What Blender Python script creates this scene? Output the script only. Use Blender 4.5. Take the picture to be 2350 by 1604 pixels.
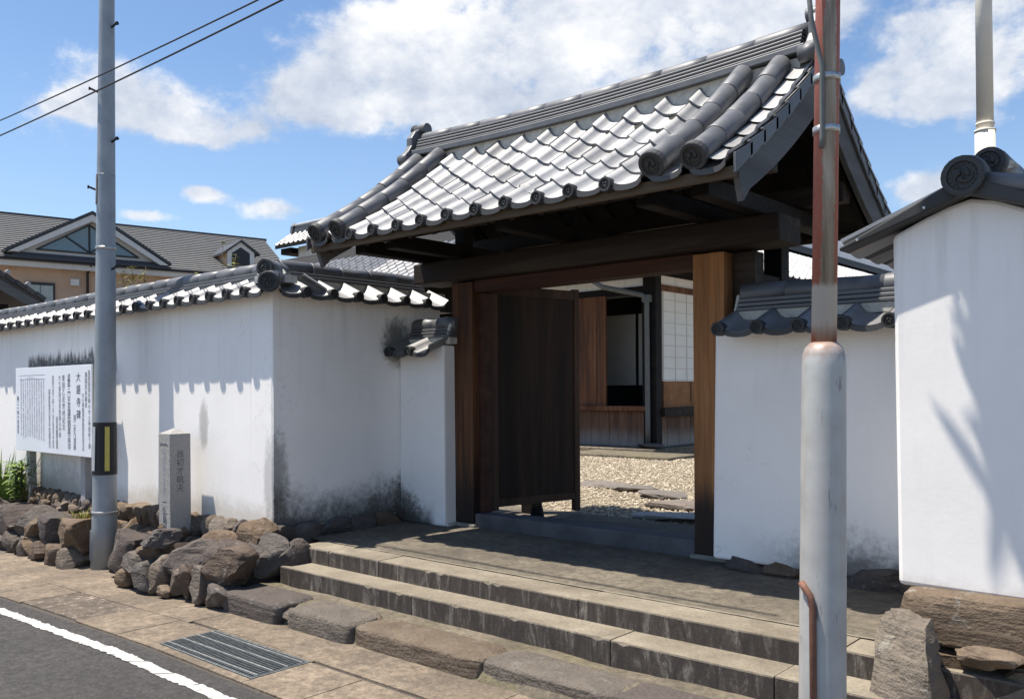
import bpy, bmesh, math, random
from mathutils import Vector, Matrix, noise as mnoise
R = math.radians
random.seed(7)
for o in list(bpy.data.objects): bpy.data.objects.remove(o, do_unlink=True)
SC = bpy.context.scene
COL = SC.collection

# ------------------------------------------------------------------ camera
cam = bpy.data.cameras.new('camera'); camo = bpy.data.objects.new('camera', cam); COL.objects.link(camo)
cam.sensor_width = 36; cam.lens = 36*1998/2350; cam.shift_y = 91/2350
cam.clip_start = 0.05; cam.clip_end = 2000
camo.matrix_world = (Matrix.Translation((0, 0, 1.6)) @ Matrix.Rotation(R(41.3), 4, 'Z')
                     @ Matrix.Rotation(R(90), 4, 'X') @ Matrix.Rotation(R(-0.4), 4, 'Z'))
SC.camera = camo
# ------------------------------------------------------------------ sun and sky
SUN = Vector((-0.29, -0.22, 1.0)).normalized()          # towards the sun
sl = bpy.data.lights.new('sun', 'SUN'); sl.energy = 2.95; sl.angle = R(0.6); sl.color = (1.0, 0.93, 0.82)
so = bpy.data.objects.new('sun', sl); COL.objects.link(so); so.location = (-4, -4, 14)
so.rotation_euler = SUN.to_track_quat('Z', 'Y').to_euler()
W = bpy.data.worlds.new('World'); SC.world = W; W.use_nodes = True
SC.view_settings.view_transform = 'Standard'; SC.view_settings.look = 'None'
SC.view_settings.exposure = 1.48; SC.view_settings.gamma = 1.0; SC.view_settings.use_curve_mapping = False
SC.cycles.use_denoising = True
SC.cycles.caustics_reflective = False; SC.cycles.caustics_refractive = False
SC.cycles.max_bounces = 7; SC.cycles.diffuse_bounces = 4


class NB:
    """small node helper around one node tree"""
    def __init__(s, nt): s.t = nt
    def n(s, typ, **k):
        d = s.t.nodes.new(typ)
        for a, v in k.items(): setattr(d, a, v)
        return d
    def put(s, sock, v):
        if isinstance(v, bpy.types.NodeSocket): s.t.links.new(v, sock)
        elif v is not None:
            if sock.type == 'RGBA' and len(v) == 3: v = (*v, 1)
            sock.default_value = v
    def math(s, op, a, b=None, c=None, clamp=False):
        d = s.n('ShaderNodeMath', operation=op, use_clamp=clamp)
        for i, v in enumerate((a, b, c)):
            if v is not None: s.put(d.inputs[i], v)
        return d.outputs[0]
    def vdot(s, a, b):
        d = s.n('ShaderNodeVectorMath', operation='DOT_PRODUCT'); s.put(d.inputs[0], a); s.put(d.inputs[1], b)
        return d.outputs['Value']
    def pos(s): return s.n('ShaderNodeNewGeometry').outputs['Position']
    def obj(s): return s.n('ShaderNodeTexCoord').outputs['Object']
    def rnd(s): return s.n('ShaderNodeObjectInfo').outputs['Random']
    def xyz(s, v):
        d = s.n('ShaderNodeSeparateXYZ'); s.put(d.inputs[0], v); return d.outputs
    def mapv(s, v, scale=(1, 1, 1), loc=(0, 0, 0), rot=(0, 0, 0)):
        d = s.n('ShaderNodeMapping'); s.put(d.inputs[0], v)
        d.inputs['Scale'].default_value = scale; d.inputs['Location'].default_value = loc; d.inputs['Rotation'].default_value = rot
        return d.outputs[0]
    def shift(s, v, r, k=37.0):
        """offset a vector by a per-object random number"""
        d = s.n('ShaderNodeVectorMath', operation='ADD'); s.put(d.inputs[0], v)
        c = s.n('ShaderNodeCombineXYZ'); m = s.math('MULTIPLY', r, k)
        for i in range(3): s.put(c.inputs[i], m)
        s.t.links.new(c.outputs[0], d.inputs[1]); return d.outputs[0]
    def noise(s, v, scale, detail=4, rough=0.55, dist=0.0):
        d = s.n('ShaderNodeTexNoise'); s.put(d.inputs['Vector'], v)
        d.inputs['Scale'].default_value = scale; d.inputs['Detail'].default_value = detail
        d.inputs['Roughness'].default_value = rough; d.inputs['Distortion'].default_value = dist
        return d.outputs['Fac']
    def voro(s, v, scale, feature='F1', out='Distance'):
        d = s.n('ShaderNodeTexVoronoi', feature=feature); s.put(d.inputs['Vector'], v); d.inputs['Scale'].default_value = scale
        return d.outputs[out]
    def rng(s, v, a, b, c=0.0, e=1.0, smooth=False):
        d = s.n('ShaderNodeMapRange', interpolation_type='SMOOTHSTEP' if smooth else 'LINEAR'); s.put(d.inputs[0], v)
        for i, q in enumerate((a, b, c, e)): s.put(d.inputs[i+1], q)
        return d.outputs[0]
    def ramp(s, f, stops):
        d = s.n('ShaderNodeValToRGB'); s.put(d.inputs[0], f); e = d.color_ramp.elements
        while len(e) < len(stops): e.new(0.5)
        for q, (p, c) in zip(e, stops):
            q.position = p; q.color = (*c, 1) if len(c) == 3 else c
        return d.outputs[0]
    def mix(s, f, a, b, blend='MIX'):
        d = s.n('ShaderNodeMix', data_type='RGBA', blend_type=blend)
        s.put(d.inputs[0], f); s.put(d.inputs[6], a); s.put(d.inputs[7], b)
        return d.outputs[2]
    def bump(s, h, strength=0.3, dist=0.01):
        d = s.n('ShaderNodeBump'); s.put(d.inputs['Height'], h)
        d.inputs['Strength'].default_value = strength; d.inputs['Distance'].default_value = dist
        return d.outputs[0]


def build_world():
    b = NB(W.node_tree); b.t.nodes.clear()
    sky = b.n('ShaderNodeTexSky', sky_type='NISHITA', sun_disc=False)
    sky.sun_elevation = math.asin(SUN.z); sky.sun_rotation = math.atan2(SUN.x, SUN.y)
    sky.air_density = 1.0; sky.dust_density = 0.7; sky.ozone_density = 1.3; sky.altitude = 50
    v = b.n('ShaderNodeTexCoord').outputs['Generated']
    x, y, z = b.xyz(v)
    # cumulus banks: centre direction, angular half width and half height
    blobs = [(-.646, .667, .372, .153, .070), (-.553, .754, .354, .131, .061), (-.485, .794, .367, .101, .060),
             (-.680, .640, .358, .075, .036), (-.504, .806, .309, .070, .028), (-.593, .742, .313, .142, .028),
             (-.764, .568, .307, .056, .026), (-.858, .418, .300, .066, .033), (-.833, .481, .273, .050, .021),
             (-.886, .369, .281, .039, .013), (-.821, .536, .197, .038, .015), (-.854, .475, .210, .023, .010),
             (-.884, .430, .183, .036, .008), (-.247, .917, .313, .060, .043), (-.197, .920, .339, .053, .037),
             (-.276, .916, .291, .048, .026), (-.267, .943, .200, .031, .018), (-.365, .851, .378, .066, .026)]
    tot = None
    for (cx, cy, cz, rx, ry) in blobs:
        c = Vector((cx, cy, cz)).normalized(); rt = c.cross(Vector((0, 0, 1))).normalized(); up = rt.cross(c)
        u = b.vdot(v, tuple(rt/rx)); w = b.vdot(v, tuple(up/ry))
        q = b.math('ADD', b.math('MULTIPLY', u, u), b.math('MULTIPLY', w, w))
        g = b.math('EXPONENT', b.math('MULTIPLY', q, -0.8))
        tot = g if tot is None else b.math('ADD', tot, g)
    tot = b.math('MINIMUM', tot, 0.95)
    # stretch so that clouds flatten towards the horizon; the same fields run over the whole sky
    cv = b.mapv(v, scale=(1, 1, 1.45))
    n1 = b.noise(cv, 7.5, 8, 0.60, 0.0); n2 = b.noise(b.mapv(cv, loc=(3.1, 7.7, 1.2)), 2.2, 3, 0.5); n3 = b.noise(b.mapv(cv, loc=(1, 2, 5)), 26, 7, 0.62, 0.0)
    away = b.rng(b.vdot(v, (-.66, .751, 0)), 0.75, 0.45)
    d = b.math('MULTIPLY', tot, 0.62)
    d = b.math('ADD', d, b.math('MULTIPLY', b.math('SUBTRACT', n1, 0.5), 1.35))
    d = b.math('ADD', d, b.math('MULTIPLY', b.math('SUBTRACT', n3, 0.5), 0.55))
    d = b.math('ADD', d, b.math('MULTIPLY', b.math('MULTIPLY', b.rng(n2, 0.52, 0.66), away), 0.5))
    mask = b.rng(d, 0.22, 0.56, 0, .97, True)
    mask = b.math('MULTIPLY', mask, b.rng(z, 0.0, 0.06))
    body = b.math('ADD', b.math('MULTIPLY', n3, 0.35), b.math('MULTIPLY', b.noise(b.mapv(cv, loc=(0, 0, .35)), 6, 5, .55), 0.65))
    ccol = b.ramp(body, [(0.38, (3.7, 4.15, 5.0)), (0.49, (4.9, 5.25, 5.9)), (0.61, (6.9, 6.95, 7.05))])
    hue = b.mix(1.0, sky.outputs[0], (0.90, 1.03, 1.14), 'MULTIPLY')
    haze = b.math('MULTIPLY', b.rng(z, 0.35, 0.0), 0.25)
    hue = b.mix(haze, hue, (5.6, 6.6, 8.0))
    col = b.mix(mask, hue, ccol)
    bg = b.n('ShaderNodeBackground'); b.put(bg.inputs[0], col); bg.inputs[1].default_value = 0.0535
    out = b.n('ShaderNodeOutputWorld'); b.t.links.new(bg.outputs[0], out.inputs[0])
build_world()


# ------------------------------------------------------------------ materials
MATS = {}
def mat(name, fn=None, rough=0.8, metal=0.0, spec=0.35):
    if name in MATS: return MATS[name]
    m = bpy.data.materials.new(name); m.use_nodes = True; b = NB(m.node_tree)
    bs = m.node_tree.nodes['Principled BSDF']
    bs.inputs['Roughness'].default_value = rough; bs.inputs['Metallic'].default_value = metal
    bs.inputs['Specular IOR Level'].default_value = spec
    if fn:
        r = fn(b)
        for k, v in r.items(): b.put(bs.inputs[k], v)
    MATS[name] = m
    return m

def simple(name, col, var=0.12, scale=8.0, rough=0.7, metal=0.0, bump=0.15, spec=0.35):
    def f(b):
        v = b.shift(b.obj(), b.rnd())
        n = b.noise(v, scale, 5)
        lo = tuple(c*(1-var) for c in col); hi = tuple(min(1, c*(1+var)) for c in col)
        return {'Base Color': b.ramp(n, [(0.3, lo), (0.7, hi)]), 'Normal': b.bump(b.noise(v, scale*6, 3), bump, 0.004),
                'Roughness': b.rng(n, 0.3, 0.7, max(0.02, rough-.08), min(1, rough+.08))}
    return mat(name, f, rough, metal, spec)

def plaster(name, stains=None, base=(0.90, 0.872, 0.845)):
    """lime plaster; stains = list of functions (b, x, y, z, n) -> mask of dark mould"""
    def f(b):
        p = b.pos(); x, y, z = b.xyz(p)
        n = b.noise(p, 1.6, 5, 0.6); nf = b.noise(p, 19, 9, 0.78); ns = b.noise(b.mapv(p, scale=(16, 16, 1.6)), 1, 4, 0.6)
        c = b.ramp(n, [(0.3, tuple(q*0.93 for q in base)), (0.65, base)])
        c = b.mix(b.math('MULTIPLY', b.rng(ns, 0.55, 0.8), 0.10), c, (0.55, 0.52, 0.47))
        specks = b.rng(b.noise(p, 45, 2), 0.70, 0.76, 0, 0.35)
        c = b.mix(b.math('MULTIPLY', specks, b.rng(n, 0.5, 0.7)), c, (0.3, 0.29, 0.27))
        ck = b.n('ShaderNodeTexVoronoi', feature='DISTANCE_TO_EDGE'); ck.inputs['Scale'].default_value = 1.15
        wv = b.n('ShaderNodeVectorMath', operation='ADD'); b.put(wv.inputs[0], p); nn = b.n('ShaderNodeTexNoise'); b.put(nn.inputs['Vector'], p); nn.inputs['Scale'].default_value = 3.0; nn.inputs['Detail'].default_value = 6
        b.t.links.new(nn.outputs['Color'], wv.inputs[1]); b.t.links.new(wv.outputs[0], ck.inputs['Vector'])
        crack = b.math('MULTIPLY', b.rng(ck.outputs['Distance'], 0.0045, 0.0015), b.rng(b.noise(b.mapv(p, loc=(4, 8, 1)), 1.1, 2), 0.54, .62, 0, .3))
        c = b.mix(crack, c, (.34, .32, .29))
        runs = b.math('MULTIPLY', b.rng(b.noise(b.mapv(p, scale=(9, 9, .55)), 1, 5, .7), .52, .70), b.rng(z, 1.5, 2.35, 0, .30))
        c = b.mix(runs, c, (.40, .375, .34))
        for st in (stains or []):
            m, colr = st(b, x, y, z, n, nf, ns)
            c = b.mix(m, c, colr)
        return {'Base Color': c, 'Normal': b.bump(b.math('ADD', n, b.math('MULTIPLY', nf, 0.25)), 0.18, 0.02)}
    return mat(name, f, 0.9, 0, 0.2)

def low_mould(z0, h, amount, xr=None, yr=None, col=(0.055, 0.052, 0.048)):
    """mould that climbs about h above z0, ragged, optionally only inside a range"""
    def f(b, x, y, z, n, nf, ns):
        t = b.math('DIVIDE', b.math('SUBTRACT', z, z0), h)
        t = b.math('ADD', t, b.math('MULTIPLY', b.math('SUBTRACT', n, 0.5), 1.5))
        t = b.math('ADD', t, b.math('MULTIPLY', b.math('SUBTRACT', nf, 0.5), 1.3))
        m = b.rng(t, 1.1, 0.0, 0, amount, True)
        for r, q in ((xr, x), (yr, y)):
            if r: m = b.math('MULTIPLY', m, b.math('MULTIPLY', b.rng(q, r[0]-r[2], r[0]+r[2], 0, 1, True), b.rng(q, r[1]+r[2], r[1]-r[2], 0, 1, True)))
        return m, col
    return f

def streak_patch(x0, x1, z0, z1, amount, col=(0.03, 0.03, 0.035)):
    """soot band with a ragged streaky top edge"""
    def f(b, x, y, z, n, nf, ns):
        top = b.math('ADD', z1 - 0.06, b.math('MULTIPLY', b.math('SUBTRACT', ns, 0.5), 0.30))
        m = b.rng(b.math('SUBTRACT', b.math('ADD', top, b.math('MULTIPLY', b.math('SUBTRACT', nf, .5), .12)), z), -0.04, 0.09, 0, amount, True)
        m = b.math('MULTIPLY', m, b.rng(z, z0-0.02, z0+0.02))
        m = b.math('MULTIPLY', m, b.math('MULTIPLY', b.rng(x, x0-0.03, x0+0.03), b.rng(x, x1+0.03, x1-0.03)))
        return b.math('MULTIPLY', m, b.rng(nf, 0.25, 0.55, 0.55, 1)), col
    return f

def blotch(cx, cz, rx, rz, amount, axis='x', col=(0.07, 0.065, 0.055)):
    def f(b, x, y, z, n, nf, ns):
        u = b.math('DIVIDE', b.math('SUBTRACT', x if axis == 'x' else y, cx), rx); w = b.math('DIVIDE', b.math('SUBTRACT', z, cz), rz)
        q = b.math('ADD', b.math('MULTIPLY', u, u), b.math('MULTIPLY', w, w))
        q = b.math('ADD', q, b.math('MULTIPLY', b.math('SUBTRACT', nf, 0.5), 1.9))
        return b.rng(q, 1.0, 0.1, 0, amount, True), col
    return f

def tile_mat(name='smoked_tile', base=(0.36, 0.36, 0.365), rough=0.60, metal=0.58):
    def f(b):
        r = b.rnd(); v = b.shift(b.obj(), r)
        n = b.noise(v, 7, 5, 0.6); nf = b.noise(v, 60, 4)
        c = b.ramp(n, [(0.25, tuple(q*0.72 for q in base)), (0.7, tuple(q*1.12 for q in base))])
        c = b.mix(b.rng(r, 0, 1, -.15, 0.65), c, tuple(q*1.25 for q in base))
        c = b.mix(b.rng(r, 0.25, 0.0, 0, 0.55), c, tuple(q*.5 for q in base))
        c = b.mix(b.rng(nf, 0.62, 0.74, 0, 0.25), c, tuple(q*1.5 for q in base))
        c = b.mix(b.rng(b.noise(v, 3.2, 3), 0.58, 0.75, 0, 0.4), c, tuple(q*.5 for q in base))
        return {'Base Color': c, 'Roughness': b.rng(n, 0.2, 0.8, rough-.07, rough+.12),
                'Normal': b.bump(b.math('ADD', n, b.math('MULTIPLY', nf, .3)), 0.12, 0.01)}
    return mat(name, f, rough, metal, 0.5)

def wood(name, dark, light, axis='z', scale=1.0, rough=0.75, burn=None, bleach=None, grey=0.25):
    """weathered timber, grain along axis; burn=(z0,z1) blackened foot"""
    sc = {'x': (1.3, 34, 34), 'y': (34, 1.3, 34), 'z': (34, 34, 1.3)}[axis]
    sc2 = {'x': (.5, 7, 7), 'y': (7, .5, 7), 'z': (7, 7, .5)}[axis]
    def f(b):
        p = b.shift(b.obj(), b.rnd(), 9.0)
        g = b.noise(b.mapv(p, scale=tuple(q*scale for q in sc)), 1, 6, 0.65, 0.4)
        g2 = b.noise(b.mapv(p, scale=tuple(q*scale for q in sc2)), 1, 4, 0.6, 0.6)
        c = b.ramp(b.math('ADD', b.math('MULTIPLY', g, .6), b.math('MULTIPLY', g2, .4)), [(0.32, dark), (0.66, light)])
        c = b.mix(b.rng(g2, 0.52, 0.75, 0, grey), c, (0.12, 0.105, 0.09))
        c = b.mix(b.rng(b.noise(b.mapv(p, scale=tuple(q*scale*.5 for q in sc2), loc=(5, 5, 5)), 1, 3), .45, .65, 0, .6), c, tuple(q*.7 for q in dark))
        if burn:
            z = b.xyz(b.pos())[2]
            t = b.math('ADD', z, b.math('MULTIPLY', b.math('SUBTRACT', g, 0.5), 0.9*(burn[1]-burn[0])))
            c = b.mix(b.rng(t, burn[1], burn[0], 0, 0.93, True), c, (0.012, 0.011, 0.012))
        if bleach:
            z = b.xyz(b.pos())[2]
            t = b.math('ADD', z, b.math('MULTIPLY', b.math('SUBTRACT', g2, 0.5), 0.35))
            c = b.mix(b.rng(t, bleach[1], bleach[0], 0, 0.85, True), c, (0.27, 0.255, 0.235))
        return {'Base Color': c, 'Normal': b.bump(b.math('ADD', g, g2), 0.35, 0.006), 'Roughness': b.rng(g, .3, .7, rough-.08, rough+.1)}
    return mat(name, f, rough, 0, 0.3)

def rock(name, a, c2, lichen=0.25):
    def f(b):
        r = b.rnd(); v = b.shift(b.obj(), r)
        n = b.noise(v, 5, 6, 0.65, 0.3); nf = b.noise(v, 38, 6, 0.7); lay = b.noise(b.mapv(v, scale=(3, 3, 14)), 1.6, 4)
        c = b.ramp(n, [(0.25, a), (0.72, c2)])
        c = b.mix(b.math('MULTIPLY', b.rng(lay, .4, .7), .4), c, tuple(q*0.55 for q in a))
        c = b.mix(b.rng(r, 0.1, .5, 0.5, 0), c, (0.20, 0.135, 0.078))
        c = b.mix(b.rng(r, .45, .75, 0, 0.5), c, (0.15, 0.138, 0.125))
        c = b.mix(b.rng(r, 0.8, 1, 0, 0.6), c, (0.06, 0.044, 0.045))
        l = b.math('MULTIPLY', b.rng(b.noise(v, 9, 3, .5, .8), 0.60, 0.68), b.rng(nf, 0.40, 0.55))
        c = b.mix(b.math('MULTIPLY', l, lichen), c, (0.42, 0.41, 0.37))
        c = b.mix(b.rng(nf, 0.3, 0.5, 0.4, 0), c, (0.03, 0.026, 0.024))
        return {'Base Color': c, 'Normal': b.bump(b.math('ADD', b.math('ADD', n, lay), b.math('MULTIPLY', nf, .6)), 1.0, 0.03)}
    return mat(name, f, 0.86, 0, 0.3)

def stone_step(name):
    def f(b):
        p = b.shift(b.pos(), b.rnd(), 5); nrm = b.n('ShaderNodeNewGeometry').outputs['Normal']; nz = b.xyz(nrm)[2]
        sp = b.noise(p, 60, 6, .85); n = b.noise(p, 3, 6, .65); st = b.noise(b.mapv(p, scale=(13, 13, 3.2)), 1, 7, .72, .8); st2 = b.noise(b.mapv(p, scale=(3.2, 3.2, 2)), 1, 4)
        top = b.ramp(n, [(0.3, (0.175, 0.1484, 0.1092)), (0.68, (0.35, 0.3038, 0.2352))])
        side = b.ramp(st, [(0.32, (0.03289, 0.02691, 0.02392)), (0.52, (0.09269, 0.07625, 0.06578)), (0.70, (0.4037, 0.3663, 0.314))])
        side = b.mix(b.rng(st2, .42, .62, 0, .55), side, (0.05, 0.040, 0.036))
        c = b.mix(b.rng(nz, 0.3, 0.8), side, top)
        c = b.mix(b.rng(sp, .35, .65, .5, 0), c, (0.05, 0.045, 0.04))
        c = b.mix(b.rng(sp, .6, .72, 0, .5), c, (0.42, 0.40, 0.36))
        return {'Base Color': c, 'Normal': b.bump(b.math('ADD', sp, b.math('MULTIPLY', st, .5)), 0.5, 0.006)}
    return mat(name, f, 0.9, 0, 0.25)

def ground_mat(name, lo, hi, grit, gritc, scale=1.0, stain=(0.07, 0.062, 0.055), stain_amt=.55, bump=.5):
    def f(b):
        p = b.pos(); n = b.noise(p, 1.1*scale, 6, .6); m = b.noise(p, 5*scale, 5, .6); g = b.noise(p, 46*scale, 6, .85); v = b.voro(p, 60*scale); m2 = b.noise(p, 17*scale, 5, .75)
        c = b.ramp(b.math('ADD', b.math('MULTIPLY', n, .6), b.math('MULTIPLY', m, .4)), [(0.38, lo), (0.62, hi)])
        c = b.mix(b.rng(b.noise(b.mapv(p, loc=(9, 4, 0)), 1.3*scale, 7, .7), .50, .64, 0, stain_amt), c, stain)
        c = b.mix(b.rng(m2, .36, .62, .75, 0), c, tuple(q*.55 for q in lo))
        c = b.mix(b.rng(g, .55, .70, 0, grit), c, gritc)
        c = b.mix(b.rng(g, .44, .32, 0, .55), c, tuple(q*.35 for q in lo))
        return {'Base Color': c, 'Normal': b.bump(b.math('ADD', g, b.math('MULTIPLY', v, .6)), bump, .008)}
    return mat(name, f, 0.92, 0, 0.25)

T_TILE = tile_mat()
T_TILEW = tile_mat('coping_tile', (.30, .30, .306), .55, .65)
T_TILE2 = tile_mat('ridge_tile', (0.126, 0.1284, 0.1368), 0.5, .30)
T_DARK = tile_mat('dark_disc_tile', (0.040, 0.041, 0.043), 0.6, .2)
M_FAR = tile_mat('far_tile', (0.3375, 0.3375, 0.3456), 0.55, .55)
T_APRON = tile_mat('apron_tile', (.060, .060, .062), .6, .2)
M_CAP = simple('ridge_mortar', (0.52, 0.50, 0.45), .2, 20, .9)
M_ROAD = ground_mat('asphalt', (0.05198, 0.04909, 0.04813), (0.077, 0.07219, 0.0693), .55, (0.231, 0.2176, 0.2022), 1.0, (0.05775, 0.05583, 0.05775), .45)
M_PAVE = ground_mat('pavement_concrete', (0.156, 0.124, 0.094), (0.296, 0.236, 0.176), .5, (0.52, 0.43, 0.33))
M_SLABR = ground_mat('rough_concrete', (0.1054, 0.085, 0.068), (0.1955, 0.1598, 0.1292), .95, (0.578, 0.476, 0.391), .3, bump=1.0)
M_PLAT = ground_mat('platform_concrete', (0.12, 0.1024, 0.08), (0.208, 0.1792, 0.1376), .3, (0.384, 0.352, 0.288))
M_LEDGE = ground_mat('ledge_concrete', (0.12, 0.1008, 0.0768), (0.224, 0.192, 0.144), .3, (0.448, 0.4, 0.32), stain=(0.144, 0.136, 0.048), stain_amt=.4)
M_SOIL = ground_mat('soil', (0.091, 0.0585, 0.039), (0.182, 0.117, 0.078), .5, (0.338, 0.221, 0.143), .6, bump=1.0)
M_EARTH = ground_mat('earth', (0.24, 0.216, 0.18), (0.36, 0.312, 0.264), .2, (0.48, 0.432, 0.36), .3)
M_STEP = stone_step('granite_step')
M_PAINT = ground_mat('road_paint', (0.468, 0.4615, 0.442), (0.676, 0.663, 0.6435), .2, (0.65, 0.624, 0.585), 1.0, (0.52, 0.494, 0.468), .3)
M_ROCK = rock('boulder', (0.0676, 0.0507, 0.04563), (0.169, 0.1284, 0.1048))
M_ROCK2 = rock('warm_boulder', (0.1196, 0.0897, 0.06728), (0.2616, 0.2018, 0.1495))
M_ROCK3 = rock('dark_boulder', (0.04914, 0.03861, 0.03686), (0.1193, 0.09302, 0.08249))  # dark purple-brown variant of the stone
M_DARKWOOD = wood('dark_timber', (0.00245, 0.001715, 0.00147), (0.0098, 0.00588, 0.00441), 'x', grey=.08)
M_BEAM = wood('beam_timber', (0.00992, 0.0062, 0.00434), (0.0372, 0.02356, 0.01612), 'x', grey=.3)
M_LINTEL = wood('lintel_timber', (0.022, 0.009, 0.006), (0.075, 0.028, 0.016), 'x', grey=.1)
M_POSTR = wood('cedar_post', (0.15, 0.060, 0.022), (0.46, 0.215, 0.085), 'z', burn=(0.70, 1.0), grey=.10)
M_POSTL = wood('weathered_post', (0.008, 0.005, 0.004), (0.24, 0.10, 0.042), 'z', burn=(0.45, 1.25), grey=.3)
M_DOOR = wood('door_plank', (0.007, 0.005, 0.004), (0.062, 0.033, 0.021), 'z', grey=.05)
M_DOORF = wood('door_frame', (0.04, 0.022, 0.014), (0.11, 0.062, 0.04), 'z', grey=.3)
M_BARGE = wood('grey_board', (0.075, 0.075, 0.078), (0.15, 0.15, 0.152), 'y', grey=.1)
M_EAVEB = wood('eave_board', (0.068, 0.0496, 0.0336), (0.136, 0.1, 0.068), 'x', grey=.4)
M_THRESH = simple('worn_threshold', (0.085, 0.085, 0.092), .3, 6, .8, bump=.3)
M_HPLANK = wood('house_plank', (0.035, 0.015, 0.008), (0.27, 0.115, 0.052), 'z', grey=.15)
M_SKIRT = wood('skirting_plank', (0.060, 0.030, 0.018), (0.20, 0.11, 0.065), 'z', bleach=(.60, .95), grey=.35)
M_WARM = wood('shoji_panel_wood', (0.20, 0.085, 0.032), (0.36, 0.17, 0.07), 'x', grey=0)
M_PAPER = simple('shoji_paper', (0.78, 0.76, 0.70), .04, 5, .9, bump=.03)
M_LATT = simple('pale_lattice', (0.60, 0.56, 0.48), .08, 8, .8)
M_PIPEG = simple('grey_drainpipe', (0.13, 0.135, 0.13), .15, 12, .5)
M_GALV = simple('galvanised_steel', (0.27, 0.295, 0.32), .16, 5, .5, 0.35, .12, .5)
M_GALV2 = simple('pole_sleeve_steel', (0.36, 0.36, 0.355), .10, 5, .42, 0.4, .06, .5)
M_CREAM = simple('cream_paint', (0.74, 0.70, 0.62), .06, 6, .5)
M_BLACK = simple('black_rubber', (0.016, 0.015, 0.018), .2, 20, .5)
M_YEL = simple('yellow_stripe', (0.50, 0.42, 0.10), .08, 20, .5)
M_SILV = simple('silver_stripe', (0.42, 0.44, 0.46), .08, 20, .4)
M_STEEL = simple('bright_steel', (0.45, 0.45, 0.44), .15, 30, .35, .7, .05)
M_GRATE = simple('grating_steel', (0.17, 0.185, 0.19), .25, 30, .5, .4, .1)
M_PIT = simple('drain_pit', (0.012, 0.011, 0.01), .2, 9, .95)
M_BOARD = simple('board_white', (0.74, 0.76, 0.82), .03, 3, .45, bump=.02)
M_BOARDE = simple('board_edge', (0.42, 0.40, 0.37), .1, 8, .6)
M_BPOST = simple('board_post_paint', (0.36, 0.35, 0.35), .12, 8, .6)
M_INK = simple('ink', (0.11, 0.11, 0.125), .1, 9, .7)
M_INK2 = simple('faded_ink', (0.28, 0.29, 0.36), .1, 9, .7)
M_GREENP = None


def granite():
    def f(b):
        p = b.obj(); g = b.noise(p, 150, 3, .75); n = b.noise(p, 5, 4)
        c = b.ramp(g, [(0.36, (0.11, .105, .10)), (0.52, (0.33, .32, .31)), (0.68, (0.58, .56, .54))])
        c = b.mix(b.rng(n, .45, .65, 0, .3), c, (.30, .285, .265))
        return {'Base Color': c, 'Normal': b.bump(g, .25, .003)}
    return mat('granite', f, 0.8, 0, .3)
M_GRAN = granite()


def rusty():
    def f(b):
        p = b.pos(); z = b.xyz(p)[2]
        st = b.noise(b.mapv(p, scale=(30, 30, 2.4)), 1, 5, .6, .3); n = b.noise(b.mapv(p, scale=(9, 9, 3)), 1, 5, .6); f1 = b.noise(p, 60, 4)
        x = b.vdot(b.n('ShaderNodeNewGeometry').outputs['Normal'], (0.751, 0.66, 0))      # side of the pipe
        t = b.math('ADD', b.math('ABSOLUTE', b.math('ADD', x, 0.08)), b.math('MULTIPLY', b.math('SUBTRACT', n, .5), .8))
        red = b.mix(f1, (0.26, 0.075, 0.05), (0.40, 0.15, 0.115))
        grey = b.ramp(st, [(0.3, (.16, .13, .10)), (0.5, (.30, .255, .205)), (.7, (.45, .41, .36))])
        c = b.mix(b.rng(b.math('ADD', t, b.math('MULTIPLY', b.math('SUBTRACT', f1, .5), .5)), .47, .55), grey, red)
        bare = b.rng(b.math('ADD', z, b.math('MULTIPLY', b.math('SUBTRACT', n, .5), .16)), 1.93, 1.91, 0, 1)
        c = b.mix(b.math('MULTIPLY', bare, b.rng(z, 1.75, 1.79)), c, (.50, .49, .475))
        c = b.mix(b.rng(b.math('ADD', z, b.math('MULTIPLY', st, .12)), 1.86, 1.78, 0, .75), c, (.20, .055, .025))
        return {'Base Color': c, 'Normal': b.bump(f1, .2, .003)}
    return mat('rusty_pipe_paint', f, .55, .1, .4)
M_RUST = rusty()


def sleeve():
    def f(b):
        p = b.pos(); z = b.xyz(p)[2]; n = b.noise(p, 9, 5); sc = b.noise(b.mapv(p, scale=(40, 40, 7)), 1, 4, .6); f1 = b.noise(p, 45, 4)
        c = b.ramp(n, [(.3, (.36, .355, .345)), (.7, (.47, .465, .45))])
        c = b.mix(b.rng(sc, .63, .70, 0, .75), c, (.12, .115, .11))
        c = b.mix(b.rng(b.noise(b.mapv(p, scale=(26, 26, 1.5)), 1, 5, .65), .55, .72, 0, .35), c, (.30, .25, .20))
        c = b.mix(b.math('MULTIPLY', b.rng(b.math('ADD', z, b.math('MULTIPLY', f1, .09)), 1.72, 1.80), .85), c, (.26, .11, .045))
        return {'Base Color': c, 'Roughness': b.rng(n, .3, .7, .36, .5)}
    return mat('sleeve_paint', f, .45, .1, .5)
M_SLEEVE = sleeve()

def leafmat(name, c1, c2):
    def f(b):
        n = b.noise(b.pos(), 9, 2); return {'Base Color': b.ramp(n, [(.3, c1), (.7, c2)])}
    return mat(name, f, .6, 0, .3)
M_LEAF = leafmat('leaf', (.035, .07, .018), (.09, .13, .03))
M_LEAFY = leafmat('yellow_leaf', (0.135, 0.15, 0.027), (0.27, 0.255, 0.0525))
M_GRASS = leafmat('blade', (0.0765, 0.1445, 0.0306), (0.221, 0.289, 0.068))
M_BARK = simple('bark', (.10, .075, .055), .3, 14, .9, bump=.5)

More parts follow.
